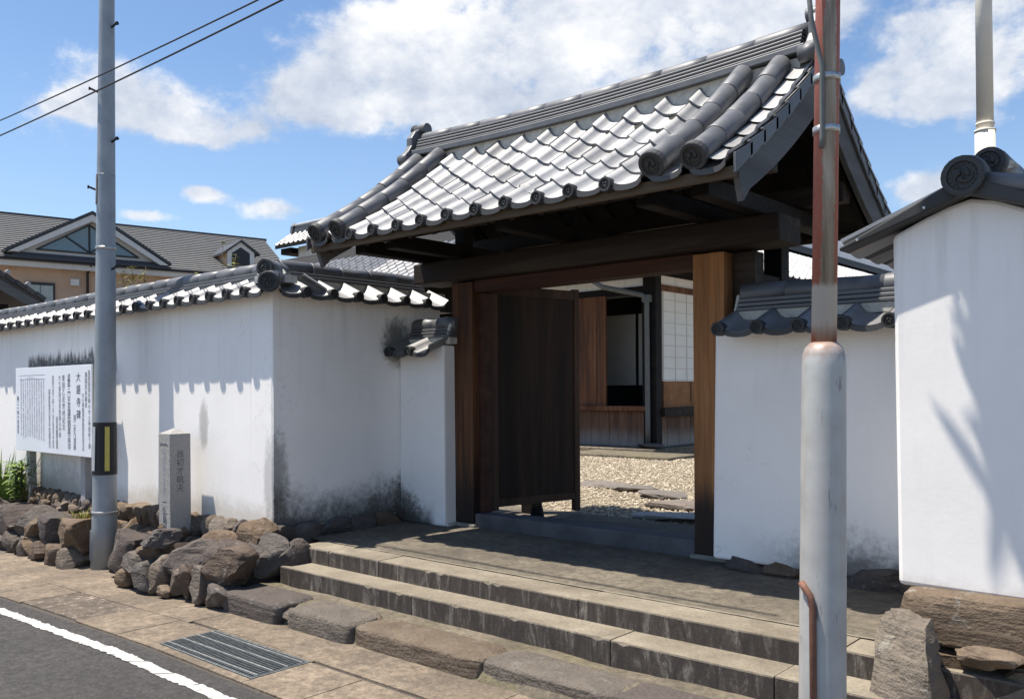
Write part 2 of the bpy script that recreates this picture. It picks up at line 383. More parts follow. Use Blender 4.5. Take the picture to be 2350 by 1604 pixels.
# ------------------------------------------------------------------ geometry helpers
class G:
    """collects verts and faces, becomes one mesh"""
    def __init__(s): s.v = []; s.f = []; s.sm = []
    def add(s, vs, fs, smooth=False):
        o = len(s.v); s.v += [tuple(p) for p in vs]; s.f += [tuple(i+o for i in q) for q in fs]; s.sm += [smooth]*len(fs); return s
    def box(s, x0, x1, y0, y1, z0, z1):
        return s.add([(x0, y0, z0), (x1, y0, z0), (x1, y1, z0), (x0, y1, z0), (x0, y0, z1), (x1, y0, z1), (x1, y1, z1), (x0, y1, z1)],
                     [(0, 3, 2, 1), (4, 5, 6, 7), (0, 1, 5, 4), (1, 2, 6, 5), (2, 3, 7, 6), (3, 0, 4, 7)])
    def hexa(s, p):      # 8 points: bottom ring, top ring
        return s.add(p, [(0, 3, 2, 1), (4, 5, 6, 7), (0, 1, 5, 4), (1, 2, 6, 5), (2, 3, 7, 6), (3, 0, 4, 7)])
    def bar(s, p, q, w, h, up=(0, 0, 1)):
        p, q = Vector(p), Vector(q); d = (q-p).normalized(); sd = d.cross(Vector(up)).normalized(); u = sd.cross(d)
        c = [(-w/2, -h/2), (w/2, -h/2), (w/2, h/2), (-w/2, h/2)]
        vs = [e + sd*a + u*b2 for e in (p, q) for a, b2 in c]
        return s.add(vs, [(3, 2, 1, 0), (4, 5, 6, 7), (0, 1, 5, 4), (1, 2, 6, 5), (2, 3, 7, 6), (3, 0, 4, 7)])
    def tube(s, pts, rad, seg=12, cap=True):
        pts = [Vector(p) for p in pts]; rad = rad if isinstance(rad, (list, tuple)) else [rad]*len(pts)
        vs = []; prev = None
        for i, p in enumerate(pts):
            d = (pts[min(i+1, len(pts)-1)] - pts[max(i-1, 0)]).normalized()
            if prev is None:
                a = Vector((0, 0, 1)) if abs(d.z) < .9 else Vector((1, 0, 0))
                sd = d.cross(a).normalized()
            else: sd = (prev - d*prev.dot(d)).normalized()
            prev = sd; u = sd.cross(d)
            vs += [p + (sd*math.cos(2*math.pi*k/seg) + u*math.sin(2*math.pi*k/seg))*rad[i] for k in range(seg)]
        fs = []
        for i in range(len(pts)-1):
            for k in range(seg):
                a = i*seg+k; b2 = i*seg+(k+1) % seg; fs.append((a, a+seg, b2+seg, b2))
        s.add(vs, fs, True)
        if cap:
            o = len(s.v)-len(vs); n = len(pts)
            s.f.append(tuple(o+k for k in range(seg))); s.sm.append(False)
            s.f.append(tuple(o+(n-1)*seg+seg-1-k for k in range(seg))); s.sm.append(False)
        return s
    def prism(s, poly, d):      # poly: list of 3d points, extruded by vector d
        poly = [Vector(p) for p in poly]; d = Vector(d); n = len(poly)
        vs = poly + [p+d for p in poly]
        return s.add(vs, [tuple(range(n-1, -1, -1)), tuple(range(n, 2*n))] + [(i, (i+1) % n, n+(i+1) % n, n+i) for i in range(n)])

def mesh(g, name='m'):
    me = bpy.data.meshes.new(name); me.from_pydata(g.v, [], g.f); me.polygons.foreach_set('use_smooth', g.sm); me.update()
    bm = bmesh.new(); bm.from_mesh(me); bmesh.ops.recalc_face_normals(bm, faces=bm.faces); bm.to_mesh(me); bm.free()
    return me

LOCS = {}
def thing(name, label, cat, loc=(0, 0, 0), group=None):
    o = bpy.data.objects.new(name, None); COL.objects.link(o); o.location = loc; o.empty_display_size = .1
    o['label'] = label; o['category'] = cat
    if group: o['group'] = group
    LOCS[o.name] = Vector(loc)
    return o
def tag(o, label, cat, group=None):
    o['label'] = label; o['category'] = cat
    if group: o['group'] = group
    return o
def attach(o, parent):
    if parent:
        o.parent = parent
        L = LOCS.get(parent.name, Vector((0, 0, 0)))
        if parent.type == 'MESH': o.matrix_parent_inverse = parent.matrix_basis.inverted()   # part with identity world matrix
        else: o.matrix_parent_inverse = Matrix.Translation(-L)
def part(name, g, m, parent=None, bevel=0.0, mtx=None, label=None):
    me = g if isinstance(g, bpy.types.Mesh) else mesh(g, name)
    if m and not me.materials: me.materials.append(m)
    o = bpy.data.objects.new(name, me); COL.objects.link(o)
    if parent:
        o.parent = parent
        if parent.type == 'EMPTY': o.matrix_parent_inverse = Matrix.Translation(-LOCS[parent.name])
    if mtx is not None: o.matrix_basis = mtx
    if bevel:
        md = o.modifiers.new('bevel', 'BEVEL'); md.width = bevel; md.segments = 2; md.limit_method = 'ANGLE'; md.angle_limit = R(40)
    if label: o['label'] = label
    return o
def struct(name, g, m, bevel=0):
    o = part(name, g, m, None, bevel); o['kind'] = 'structure'; return o
def frame(o, x, y, z=None):
    """matrix from origin and axes"""
    x = Vector(x).normalized(); y = Vector(y).normalized(); z = x.cross(y)
    return Matrix(((x.x, y.x, z.x, o[0]), (x.y, y.y, z.y, o[1]), (x.z, y.z, z.z, o[2]), (0, 0, 0, 1)))

# ---- tiles
PITCH = 0.273
def wave(t):
    """pan tile profile over one pitch (t 0..1): roll at t=0, pan after it"""
    w = min(t, 1-t) if t > .5 else t
    hump = 0.046*math.exp(-((t if t < .5 else t-1)/0.120)**2)
    return hump - 0.030*math.sin(math.pi*min(1, max(0, (t-0.02)/0.96)))**0.9 if 0 < t < 1 else hump
def tile_mesh(L=0.27, th=0.017, nx=12, pitch=PITCH, name='pan_tile'):
    g = G(); xs = [-0.07 + (1.05)*i/nx for i in range(nx+1)]
    def zz(t): return wave(t % 1.0)
    rows = [(0, 0.0), (L, -0.022)]
    vs = []
    for y, dz in rows:
        for t in xs: vs.append((t*pitch, y, zz(t)+dz))
    for y, dz in rows:
        for t in xs: vs.append((t*pitch, y, zz(t)+dz-th))
    n = nx+1; fs = []; sm = []
    for i in range(nx):
        fs.append((i, i+1, n+i+1, n+i)); sm.append(True)
        fs.append((2*n+i, 3*n+i, 3*n+i+1, 2*n+i+1)); sm.append(True)
    g.add(vs, fs); g.sm = sm
    # front lip and sides get their own verts for crisp edges
    fr = [(t*pitch, 0, zz(t)) for t in xs] + [(t*pitch, 0, zz(t)-th) for t in xs]
    g.add(fr, [(i, n+i, n+i+1, i+1) for i in range(nx)])
    for i in (0, nx):
        q = [vs[i], vs[n+i], vs[3*n+i], vs[2*n+i]]; g.add(q, [(0, 1, 2, 3)])
    return mesh(g, name)
TM = tile_mesh(); TM.materials.append(T_TILE)
TMW = tile_mesh(0.30, .017, name='wall_tile'); TMW.materials.append(T_TILEW)
TMF = tile_mesh(0.31, .02, 8, name='far_tile'); TMF.materials.append(M_FAR)

def disc_mesh(r, depth=0.05, detail=True, name='end_disc'):
    """round eave tile end, axis along -y, face at y=0, three commas inside a rim"""
    g = G(); seg = 20
    prof = [(r, depth), (r, 0.004), (r*.94, 0), (r*.72, 0), (r*.68, 0.010), (0.001, 0.010)]
    vs = []
    for rr, y in prof: vs += [(rr*math.cos(2*math.pi*k/seg), y, rr*math.sin(2*math.pi*k/seg)) for k in range(seg)]
    fs = []
    for i in range(len(prof)-1):
        for k in range(seg): fs.append((i*seg+k, i*seg+(k+1) % seg, (i+1)*seg+(k+1) % seg, (i+1)*seg+k))
    g.add(vs, fs)
    if detail:
        for k in range(3):
            a0 = k*2*math.pi/3; pts = []; rad = []
            for i in range(7):
                t = i/6; a = a0 + t*2.3; q = r*(0.17+0.36*t)
                pts.append((q*math.cos(a), 0.008, q*math.sin(a))); rad.append(r*0.15*(1-t)+r*.02)
            g.tube(pts, rad, 6)
        for k in range(16):
            a = k*math.pi/8; p = (r*.60*math.cos(a), .008, r*.60*math.sin(a))
            g.tube([(p[0], p[1]-.006, p[2]), (p[0], p[1]+.006, p[2])], r*.045, 6)
    return mesh(g, name)
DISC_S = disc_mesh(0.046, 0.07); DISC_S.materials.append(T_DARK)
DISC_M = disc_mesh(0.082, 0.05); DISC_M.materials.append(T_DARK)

# eave apron: curved plate that hangs below the pan between two discs
def apron_mesh():
    g = G(); n = 8; top = []; bot = []
    for i in range(n+1):
        t = 0.10 + 0.80*i/n
        top.append((t*PITCH, -.004, wave(t)-.004)); bot.append((t*PITCH, -.004, wave(t)*.8-.040))
    vs = top+bot+[(a, b+(.04 if i_ < n+1 else .012), c) for i_, (a, b, c) in enumerate(top+bot)]; m = n+1
    fs = []
    for i in range(n):
        fs += [(i, i+1, m+i+1, m+i), (2*m+i, 3*m+i, 3*m+i+1, 2*m+i+1), (m+i, m+i+1, 3*m+i+1, 3*m+i), (i, 2*m+i, 2*m+i+1, i+1)]
    g.add(vs, fs); return mesh(g, 'eave_apron')
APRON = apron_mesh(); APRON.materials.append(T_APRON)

def jit(a): return random.uniform(-a, a)
def roll_segments(parent, pts, r, seglen, m=None, name='roll_tile', disc=None, discdir=None):
    """half-round cover tiles laid end to end along a polyline, each a mesh of its own"""
    pts = [Vector(p) for p in pts]; L = [0]
    for a, b in zip(pts, pts[1:]): L.append(L[-1]+(b-a).length)
    def at(d):
        for i in range(len(pts)-1):
            if d <= L[i+1] or i == len(pts)-2:
                return pts[i].lerp(pts[i+1], (d-L[i])/max(1e-6, L[i+1]-L[i]))
    n = max(1, round(L[-1]/seglen)); s = L[-1]/n
    for i in range(n):
        a, c, b = at(i*s), at((i+.5)*s), at((i+1)*s+.012)
        d = Vector((jit(.003), jit(.003), jit(.003)))
        g = G().tube([a+d, a.lerp(c, .08)+d, c+d, b+d], [r*1.0, r*1.045, r*1.01, r*.985], 18)
        o = part(name, g, m or T_TILE2, parent)

def rock_obj(name, c, size, seed, m, parent=None, sub=3, facets=5, blocky=.8, amp=.13, rot=None):
    facets = int(facets*1.8)
    bm = bmesh.new(); bmesh.ops.create_icosphere(bm, subdivisions=sub, radius=1)
    rs = random.Random(seed); planes = []
    for i in range(facets):
        d = Vector((rs.gauss(0, 1), rs.gauss(0, 1), rs.gauss(0, 1))).normalized(); planes.append((d, rs.uniform(.55, .86)))
    off = Vector((seed*3.17 % 50, seed*1.31 % 50, seed*2.73 % 50))
    for v in bm.verts:
        p = v.co.copy(); p = Vector([math.copysign(abs(q)**blocky, q) for q in p])
        for d, k in planes:
            e = p.dot(d)-k
            if e > 0: p -= d*e*.97
        nz = mnoise.fractal(p*1.3+off, 1.0, 2.0, 3) + .42*mnoise.fractal(p*3.6+off, .8, 2.0, 4) - .30*abs(mnoise.noise(p*2.6+off*1.7))
        p += p.normalized()*nz*amp
        v.co = p
    # normalise to the unit box so size is what it says
    lo = Vector([min(v.co[i] for v in bm.verts) for i in range(3)]); hi = Vector([max(v.co[i] for v in bm.verts) for i in range(3)])
    for v in bm.verts:
        v.co = Vector([((v.co[i]-lo[i])/(hi[i]-lo[i])-.5)*size[i] for i in range(3)])
    me = bpy.data.meshes.new(name); bm.to_mesh(me); bm.free()
    me.polygons.foreach_set('use_smooth', [True]*len(me.polygons)); me.set_sharp_from_angle(angle=R(30)); me.materials.append(m)
    mt = Matrix.Translation(c) @ (Matrix.Rotation(rot if rot is not None else rs.uniform(-.25, .25), 4, 'Y'))
    return part(name, me, None, parent, mtx=mt)

exec_parts = []
# ================================================================== GROUND
def gz(x):
    t = max(0, min(1, (-x-5.4)/3.1)); return -0.095*t - max(0, -x-8.5)*.008
def sheet(x0, x1, y0, y1, nx, ny, zf):
    g = G(); vs = [(x0+(x1-x0)*i/nx, y0+(y1-y0)*j/ny, zf(x0+(x1-x0)*i/nx, y0+(y1-y0)*j/ny)) for j in range(ny+1) for i in range(nx+1)]
    fs = [(j*(nx+1)+i, j*(nx+1)+i+1, (j+1)*(nx+1)+i+1, (j+1)*(nx+1)+i) for j in range(ny) for i in range(nx)]
    g.add(vs, fs, True); return g
struct('ground', sheet(-500, 500, -500, 500, 10, 10, lambda x, y: -.55), M_EARTH)
struct('road', sheet(-60, 30, -2.6, 2.575, 180, 8, lambda x, y: gz(x)), M_ROAD)
struct('verge', sheet(-60, -12.9, 3.5, 3.99, 40, 2, lambda x, y: gz(x)+.03), M_EARTH)
struct('opposite_bounce_strip', sheet(-60, 30, -14, -2.6, 90, 6, lambda x, y: gz(x)+.004), ground_mat('bounce_concrete', (.34, .315, .275), (.46, .43, .38), .2, (.5, .47, .42)))  # unseen pale strip, added to bounce warm light back onto the walls
pave = struct('pavement', sheet(-60, 30, 2.575, 4.0, 180, 3, lambda x, y: gz(x)-.007), simple('joint_dirt', (.075, .063, .052), .2, 20, .95))
# gutter row slabs and back row slabs, with joints left open
def slab(x0, x1, y0, y1, m, dz=0.0, seed=0):
    g = G(); n = max(1, int((x1-x0)/.5)); vs = []; e = .0025
    xs = [x0+e+(x1-x0-2*e)*i/n for i in range(n+1)]
    for (y, dzz) in ((y0+e, 0), (y1-e, 0)):
        for x in xs: vs.append((x, y, gz(x)+.003+dz))
    for (y, dzz) in ((y0+e, 0), (y1-e, 0)):
        for x in xs: vs.append((x, y, gz(x)-.06))
    k = n+1; fs = []
    for i in range(n):
        fs += [(i, i+1, k+i+1, k+i), (i, 2*k+i, 2*k+i+1, i+1), (k+i, k+i+1, 3*k+i+1, 3*k+i)]
    fs += [(0, k, 3*k, 2*k), (n, 2*k+n, 3*k+n, k+n)]
    g.add(vs, fs); return part('slab', g, m, pave)
xs = [-14.0, -12.8, -11.6, -10.4, -9.25, -8.1, -7.5, -6.45, -5.81, -5.34, -4.28, -3.8, -2.6, -1.4, -.2, 1.0, 2.2]
for a, c in zip(xs, xs[1:]):
    if a == -5.34: continue
    rough = a == -7.5
    slab(a, c, 2.60 if not rough else 2.62, 3.06, M_SLABR if rough else M_PAVE, jit(.002)+.001)
slab(-5.34, -4.28, 2.60, 2.665, M_PAVE, .001); slab(-5.34, -4.28, 3.065, 3.09, M_PAVE, .001)
for a, c in zip([-14, -11.2, -8.35, -5.7, -3.0, -.6], [-11.2, -8.35, -5.7, -3.0, -.6, 2.2]):
    slab(a, c, 3.09 if a in (-5.7,) else 3.06, 3.98, M_PAVE, jit(.002))
# painted edge line: overlapping brushed blocks with ragged near ends
g = G(); rs = random.Random(3); x = -16.0
while x < 2.5:
    w = rs.uniform(.20, .34); big = -7.45 < x < -7.0
    yb, yf = 2.448+rs.uniform(-.004, .004), 2.366+rs.uniform(-.008, .006)
    n = 9; back = []; front = []
    for i in range(n+1):
        t = i/n; xx = x+w*t
        back.append((xx+.03, yb+rs.uniform(-.006, .006)-.012*t)); front.append((xx-.05+rs.uniform(-.004, .004), yf+rs.uniform(-.010, .007)))
    for i in range(n):
        q = [back[i], back[i+1], front[i+1], front[i]]
        g.add([(a, c, gz(a)+.004) for a, c in q], [(0, 1, 2, 3)])
    x += w+rs.uniform(.004, .014)
ln = part('edge_line', g, M_PAINT, bpy.data.objects['road'])

# drain grating
gr = thing('drain_grating', 'steel drain grating set in the concrete gutter before the stone kerb', 'grating', (-4.81, 2.87, 0))
g = G(); X0, X1, Y0, Y1 = -5.335, -4.285, 2.67, 3.06
for q in ((X0, X1, Y0, Y0+.012), (X0, X1, Y1-.012, Y1), (X0, X0+.012, Y0+.012, Y1-.012), (X1-.012, X1, Y0+.012, Y1-.012)): g.box(*q, -.05, .006)
part('frame', g, M_GRATE, gr)
part('pit', G().box(X0, X1, Y0, Y1, -.3, -.05), M_PIT, gr)
nb = 36
bm_ = mesh(G().box(-.0035, .0035, Y0+.013, Y1-.013, -.045, .005), 'bar'); bm_.materials.append(M_GRATE)
for i in range(nb):
    part('bar', bm_, None, gr, mtx=Matrix.Translation((X0+.03+(X1-X0-.06)*i/(nb-1), 0, 0)))
for i in range(4):
    y = Y0+.045+(Y1-Y0-.09)*i/3
    part('cross_rod', G().box(X0+.013, X1-.013, y-.005, y+.005, .0052, .0125), M_STEEL, gr)

# ================================================================== STEPS, PLATFORM, KERB
M_KERB = rock('kerb_rock', (0.0936, 0.07332, 0.05928), (0.195, 0.1591, 0.1248), .15)
kerb = thing('stone_kerb', 'low kerb of long worn brown stones along the foot of the steps', 'kerb', (-3.5, 3.55, 0))
for i, (x0, x1, y0, y1, h, s_) in enumerate([(-5.84, -5.12, 3.37, 3.74, .15, 11), (-5.06, -4.38, 3.40, 3.74, .14, 12), (-4.42, -3.27, 3.44, 3.76, .125, 13),
                                            (-3.34, -2.39, 3.47, 3.78, .122, 14), (-2.47, -1.47, 3.49, 3.78, .122, 15), (-1.54, -.6, 3.49, 3.78, .122, 16)]):
    rock_obj('kerb_stone', ((x0+x1)/2, (y0+y1)/2, h/2-.035), (x1-x0, y1-y0, h+.07), s_, M_KERB, kerb, 4, 0, .26, .05, rot=0)
for i, (x, y, sx, sy, sz) in enumerate([(-5.10, 3.50, .16, .15, .10), (-4.98, 3.64, .2, .1, .12), (-4.42, 3.69, .2, .07, .13), (-5.22, 3.64, .17, .09, .14)]):
    rock_obj('chip_stone', (x, y, sz/2), (sx, sy, sz), 40+i, M_ROCK2, kerb, 2, 5, .7, .1)
struct('ledge', sheet(-5.95, 2.2, 3.44, 3.90, 110, 14, lambda x, y: .112-.12*max(0, min(1, (3.56-y)/.12))**1.5+.014*mnoise.noise(Vector((x*2.1, y*5, 3)))+.006*mnoise.noise(Vector((x*9, y*11, 3)))), M_LEDGE)

st = thing('stone_steps', 'two long weathered granite steps up to the gate platform', 'steps', (-3.6, 4.1, 0))
def step_block(x0, x1, y0, y1, z0, z1, seed):
    """long stone block with slightly chipped front arris"""
    rs = random.Random(seed); n = max(2, int((x1-x0)/.04)); g = G(); rows = []
    for i in range(n+1):
        x = x0+.003+(x1-x0-.006)*i/n
        chip = .004+.004*abs(mnoise.noise(Vector((x*9, seed, 0))))+(.012 if rs.random() < .04 else 0)
        wob = .004*mnoise.noise(Vector((x*1.3, seed, 5)))
        rows.append([(x, y0+wob, z0), (x, y0+wob, z1-chip-.003), (x, y0+wob+chip, z1), (x, y1, z1), (x, y1, z0)])
    vs = [p for r in rows for p in r]; fs = []
    for i in range(n):
        for k in range(5): fs.append((i*5+k, i*5+(k+1) % 5, (i+1)*5+(k+1) % 5, (i+1)*5+k))
    fs += [(0, 1, 2, 3, 4), tuple(n*5+k for k in (4, 3, 2, 1, 0))]
    g.add(vs, fs); return part('step_block', g, M_STEP, st)
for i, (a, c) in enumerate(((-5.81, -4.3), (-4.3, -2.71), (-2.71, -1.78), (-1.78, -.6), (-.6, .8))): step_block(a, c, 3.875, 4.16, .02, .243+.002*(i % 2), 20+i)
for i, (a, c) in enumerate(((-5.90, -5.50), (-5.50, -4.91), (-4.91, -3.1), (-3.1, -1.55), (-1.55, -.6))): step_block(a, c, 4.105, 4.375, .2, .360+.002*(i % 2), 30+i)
struct('platform', sheet(-6.25, -.4, 4.372, 6.9, 60, 26, lambda x, y: .3625+.014*min(1, (y-4.37)/1.2)+.003*mnoise.noise(Vector((x*1.4, y*1.4, 9)))), M_PLAT)

part('lit_lip_strip', sheet(-5.88, -.6, 4.352, 4.378, 120, 1, lambda x, y: .3665+.0025*mnoise.noise(Vector((x*14, y*30, 2)))), simple('lit_lip_paint', (.20, .175, .135), .15, 30, .9), st)  # pale strip painted for the sunlit lip behind the upper step
# ================================================================== WALL ROOFS
def wall_roof(parent, o, xd, outd, length, eave_out, rise, half, n_noshi=2, cap_r=.068, both=True, disc=True, skip_end_disc=False, plaster_fill=True, mirror=False, cap_trim=(0, 0), cap_extra=0):
    """tiled coping. o: point on the wall's centre line at eave height, xd along, outd outwards (towards the viewer)
       half: distance centre line -> eave edge; rise: eave -> ridge seat"""
    o = Vector(o); xd = Vector(xd); outd = Vector(outd); up = Vector((0, 0, 1))
    inner = .07
    for side in ((1, -1) if both else (1,)):
        od = outd*side; sl = Vector((-od.x*(half-inner), -od.y*(half-inner), rise)); sn = sl.normalized()
        ax = xd*side if side == 1 else -xd
        start = o + od*half if side == 1 else o + od*half + xd*length
        n = int(length/PITCH + .02); k = sl.length/.235
        for i in range(n):
            base = start + ax*(i*PITCH) + Vector((0, 0, jit(.003)))
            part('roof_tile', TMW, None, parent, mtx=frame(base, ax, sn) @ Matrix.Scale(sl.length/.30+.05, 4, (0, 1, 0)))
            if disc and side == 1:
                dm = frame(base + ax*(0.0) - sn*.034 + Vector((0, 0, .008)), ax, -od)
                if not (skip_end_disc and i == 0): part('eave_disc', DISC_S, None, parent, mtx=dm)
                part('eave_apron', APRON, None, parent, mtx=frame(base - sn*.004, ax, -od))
        if plaster_fill and side == 1:
            a = o + od*(inner+.045) + up*(rise-.035)
            part('mortar_bed', G().hexa([a - up*.03, a + xd*length - up*.03, a + xd*length - od*.12 - up*.03, a - od*.12 - up*.03,
                                         a + up*.03, a + xd*length + up*.03, a + xd*length - od*.12 + up*.03, a - od*.12 + up*.03]), M_CAP, parent)
    z = rise-.005; c0 = o + xd*cap_trim[0]; L = length-cap_trim[0]-cap_trim[1]
    for k in range(n_noshi):
        w = .125-.022*k; a = c0+up*(z+.002)
        g = G(); A = [a + outd*w, a + outd*w + xd*L, a - outd*w + xd*L, a - outd*w]
        g.hexa(A + [p+up*.026 for p in A[:2]] + [p+up*.026 for p in A[2:]])
        part('ridge_course', g, T_TILE2, parent, .006); z += .031
    pts = [c0 + up*(z+cap_r*.42+.006*math.sin(i*.9)) + xd*(L*i/12.0 + 0) for i in range(13)]
    roll_segments(parent, pts, cap_r, .30, T_TILE2, 'ridge_cap')
    return z+cap_r*.42

# ================================================================== LEFT PERIMETER WALL (L shaped)
pl_front = plaster('plaster_front', [low_mould(.50, .20, .55, col=(.42, .36, .28)), streak_patch(-11.42, -9.0, .42, 2.12, .0), streak_patch(-11.42, -9.05, 1.80, 2.10, .93),
                                     blotch(-7.30, 1.30, .10, .28, .45), low_mould(.4, .55, .45, (-11.5, -9.4, .15), None, (.20, .18, .15)), blotch(-6.25, .85, .10, .45, .35)])
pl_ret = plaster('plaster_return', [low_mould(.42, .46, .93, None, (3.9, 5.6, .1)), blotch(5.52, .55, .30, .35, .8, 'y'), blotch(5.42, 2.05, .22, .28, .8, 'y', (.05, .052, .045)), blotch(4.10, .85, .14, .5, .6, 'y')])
lw = thing('perimeter_wall', 'white plastered wall with tiled coping turning a corner behind the notice board', 'wall', (-8, 4.25, 0))
W0 = 2.44
def batter(x0, x1, y0, y1, z0, z1, m, parent, name='plaster', b0=.012):
    g = G().hexa([(x0-b0, y0-b0, z0), (x1+b0, y0-b0, z0), (x1+b0, y1+b0, z0), (x0-b0, y1+b0, z0), (x0, y0, z1), (x1, y0, z1), (x1, y1, z1), (x0, y1, z1)])
    return part(name, g, m, parent, .018)
batter(-24, -6.52, 4.085, 4.42, .44, W0, pl_front, lw)
batter(-6.52, -6.205, 4.080, 5.98, .44, W0, pl_front, lw, 'corner_plaster')
# the inner return face: a 6 mm skin of its own plaster so its mould differs from the street side
part('return_plaster', G().hexa([(-6.196, 4.072, .46), (-6.186, 4.072, .46), (-6.186, 5.98, .46), (-6.196, 5.98, .46), (-6.202, 4.083, W0-.002), (-6.196, 4.083, W0-.002), (-6.196, 5.98, W0-.002), (-6.202, 5.98, W0-.002)]), pl_ret, lw)
n_f = 34
Lf = n_f*PITCH
wall_roof(lw, (-6.10-Lf, 4.25, 2.425), (1, 0, 0), (0, -1, 0), Lf, .16, .13, .315, cap_trim=(0, .26))
wall_roof(lw, (-6.36, 4.02, 2.425), (0, 1, 0), (1, 0, 0), 8*PITCH-.1, .16, .13, .325, cap_trim=(.22, .28), skip_end_disc=True)
# corner: hip roll to the eave corner with two big discs
roll_segments(lw, [(-6.02, 3.93, 2.475), (-6.2, 4.10, 2.55), (-6.34, 4.24, 2.60)], .06, .16, T_TILE2, 'hip_tile')
part('hip_disc', DISC_M, None, lw, mtx=frame((-5.995, 3.905, 2.468), (.72, .69, 0), (-.69, .72, 0)))
part('hip_disc', DISC_M, None, lw, mtx=frame((-6.17, 3.985, 2.60), (.9, .43, 0), (-.43, .9, 0)) @ Matrix.Scale(.92, 4))
roll_segments(lw, [(-6.17, 4.0, 2.60), (-6.36, 4.3, 2.60)], .072, .2, T_TILE2, 'hip_tile')
part('mortar_lump', G().hexa([(-6.20, 4.14, 2.545), (-6.13, 4.18, 2.54), (-6.22, 4.27, 2.54), (-6.28, 4.22, 2.545), (-6.27, 4.16, 2.66), (-6.24, 4.18, 2.66), (-6.27, 4.22, 2.66), (-6.29, 4.2, 2.66)]), M_CAP, lw, .01)
# footing stones of the street side and of the return
rs = random.Random(5); x = -12.4; i = 0
while x < -6.25:
    w = rs.uniform(.12, .24) if x > -8.7 else rs.uniform(.11, .2)
    h = rs.uniform(.16, .26) if x > -8.7 else rs.uniform(.13, .2)
    top = .50 if x > -8.7 else .47
    rock_obj('footing_stone', (x+w/2, 4.045+rs.uniform(-.02, .02), top-h/2+rs.uniform(-.01, .012)), (w*1.12, .22, h*1.1), 100+i, M_ROCK2 if rs.random() < .75 else M_ROCK, lw, 3, 4, .75, .10)
    if rs.random() < .95: rock_obj('footing_stone', (x+w/2+.05, 4.0+rs.uniform(-.04, .02), top-h-.06), (w*1.25, .24, .2), 200+i, M_ROCK2 if rs.random() < .5 else M_ROCK, lw, 3, 4, .75, .10)
    x += w*.95; i += 1
for i, (y, w, h) in enumerate(((4.02, .30, .3), (4.28, .30, .26), (4.56, .34, .2), (4.86, .32, .17), (5.16, .34, .16), (5.42, .26, .13))):
    rock_obj('footing_stone', (-6.17, y+.1, .50-h/2), (.16, w, h), 300+i, M_ROCK3, lw, 3, 4, .6, .1, rot=0)

# ================================================================== GATE SIDE WALLS
pl_sl = plaster('plaster_side_left', [low_mould(.40, .22, .9, (-6.3, -5.75, .06), None), blotch(-6.2, .45, .35, .3, .85)])
sw = thing('side_wall', 'short low plaster wall with small tiled coping left of the gate post', 'wall', (-5.9, 5.6, .36))
batter(-6.19, -5.60, 5.45, 5.76, .375, 2.0, pl_sl, sw, b0=.006)
part('footing_stone', G().box(-5.64, -5.58, 5.47, 5.6, .35, .41), M_CAP, sw, .01)
wall_roof(sw, (-6.12, 5.605, 1.955), (1, 0, 0), (0, -1, 0), 2*PITCH+.01, .16, .12, .34, n_noshi=3, cap_trim=(.0, .0))
part('mortar_end', G().hexa([(-5.62, 5.47, 2.02), (-5.585, 5.47, 2.02), (-5.585, 5.72, 2.02), (-5.62, 5.72, 2.02), (-5.62, 5.53, 2.2), (-5.585, 5.53, 2.2), (-5.585, 5.68, 2.2), (-5.62, 5.68, 2.2)]), M_CAP, sw, .02)
pl_sr = plaster('plaster_side_right', [low_mould(.44, .26, .85, (-2.45, -1.3, .35), None)])
sr = thing('side_wall', 'low plaster wall with tiled coping between the gate and the gable-ended wall', 'wall', (-2.2, 5.6, .36))
batter(-2.90, -1.0, 5.42, 5.74, .43, 2.03, pl_sr, sr, b0=.02)
wall_roof(sr, (-2.765, 5.58, 1.99), (1, 0, 0), (0, -1, 0), 7*PITCH, .16, .13, .36, n_noshi=3)
part('mortar_end', G().hexa([(-2.80, 5.46, 2.04), (-2.765, 5.46, 2.04), (-2.765, 5.7, 2.04), (-2.80, 5.7, 2.04), (-2.79, 5.52, 2.24), (-2.765, 5.52, 2.24), (-2.765, 5.64, 2.24), (-2.79, 5.64, 2.24)]), M_CAP, sr, .02)
for i, (x, w, h) in enumerate(((-2.78, .30, .10), (-2.52, .26, .13), (-2.26, .32, .13), (-1.95, .36, .15), (-1.58, .40, .17), (-1.2, .36, .17))):
    rock_obj('footing_stone', (x+.1, 5.44, .36+h/2-.02), (w*1.1, .2, h+.05), 330+i, M_ROCK3, sr, 3, 5, .55, .1, rot=0)

# ================================================================== GATE
gt = thing('roofed_gate', 'timber temple gate with silver-grey tiled gable roof and one open door', 'gate', (-4.27, 5.7, .36))
GX = (-6.125, -2.155); CXM = (GX[0]+GX[1])/2
def timber(name, x0, x1, y0, y1, z0, z1, m, bev=.008, parent=gt): return part(name, G().box(x0, x1, y0, y1, z0, z1), m, parent, bev)
timber('post', -5.625, -5.375, 5.585, 5.835, .405, 2.56, M_POSTL)
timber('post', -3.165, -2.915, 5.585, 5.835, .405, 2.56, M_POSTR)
for x in (-5.655, -3.195): part('post_base', G().box(x, x+.31, 5.56, 5.87, .34, .405), simple('base_stone', (.20, .19, .165), .2, 14, .9), gt, .015)
timber('jamb', -2.905, -2.74, 5.70, 5.85, .42, 2.56, M_BEAM)
timber('jamb', -5.795, -5.635, 5.78, 5.9, .42, 2.56, M_DARKWOOD)
timber('jamb', -5.373, -5.31, 5.66, 5.775, .5, 2.46, M_LINTEL)
timber('beam', -6.05, -2.47, 5.50, 5.86, 2.575, 2.765, M_BEAM, .015)
timber('lintel', -5.372, -3.168, 5.61, 5.81, 2.465, 2.572, M_LINTEL)
timber('threshold', -5.372, -3.168, 5.60, 5.76, .33, .498, M_THRESH, .012)
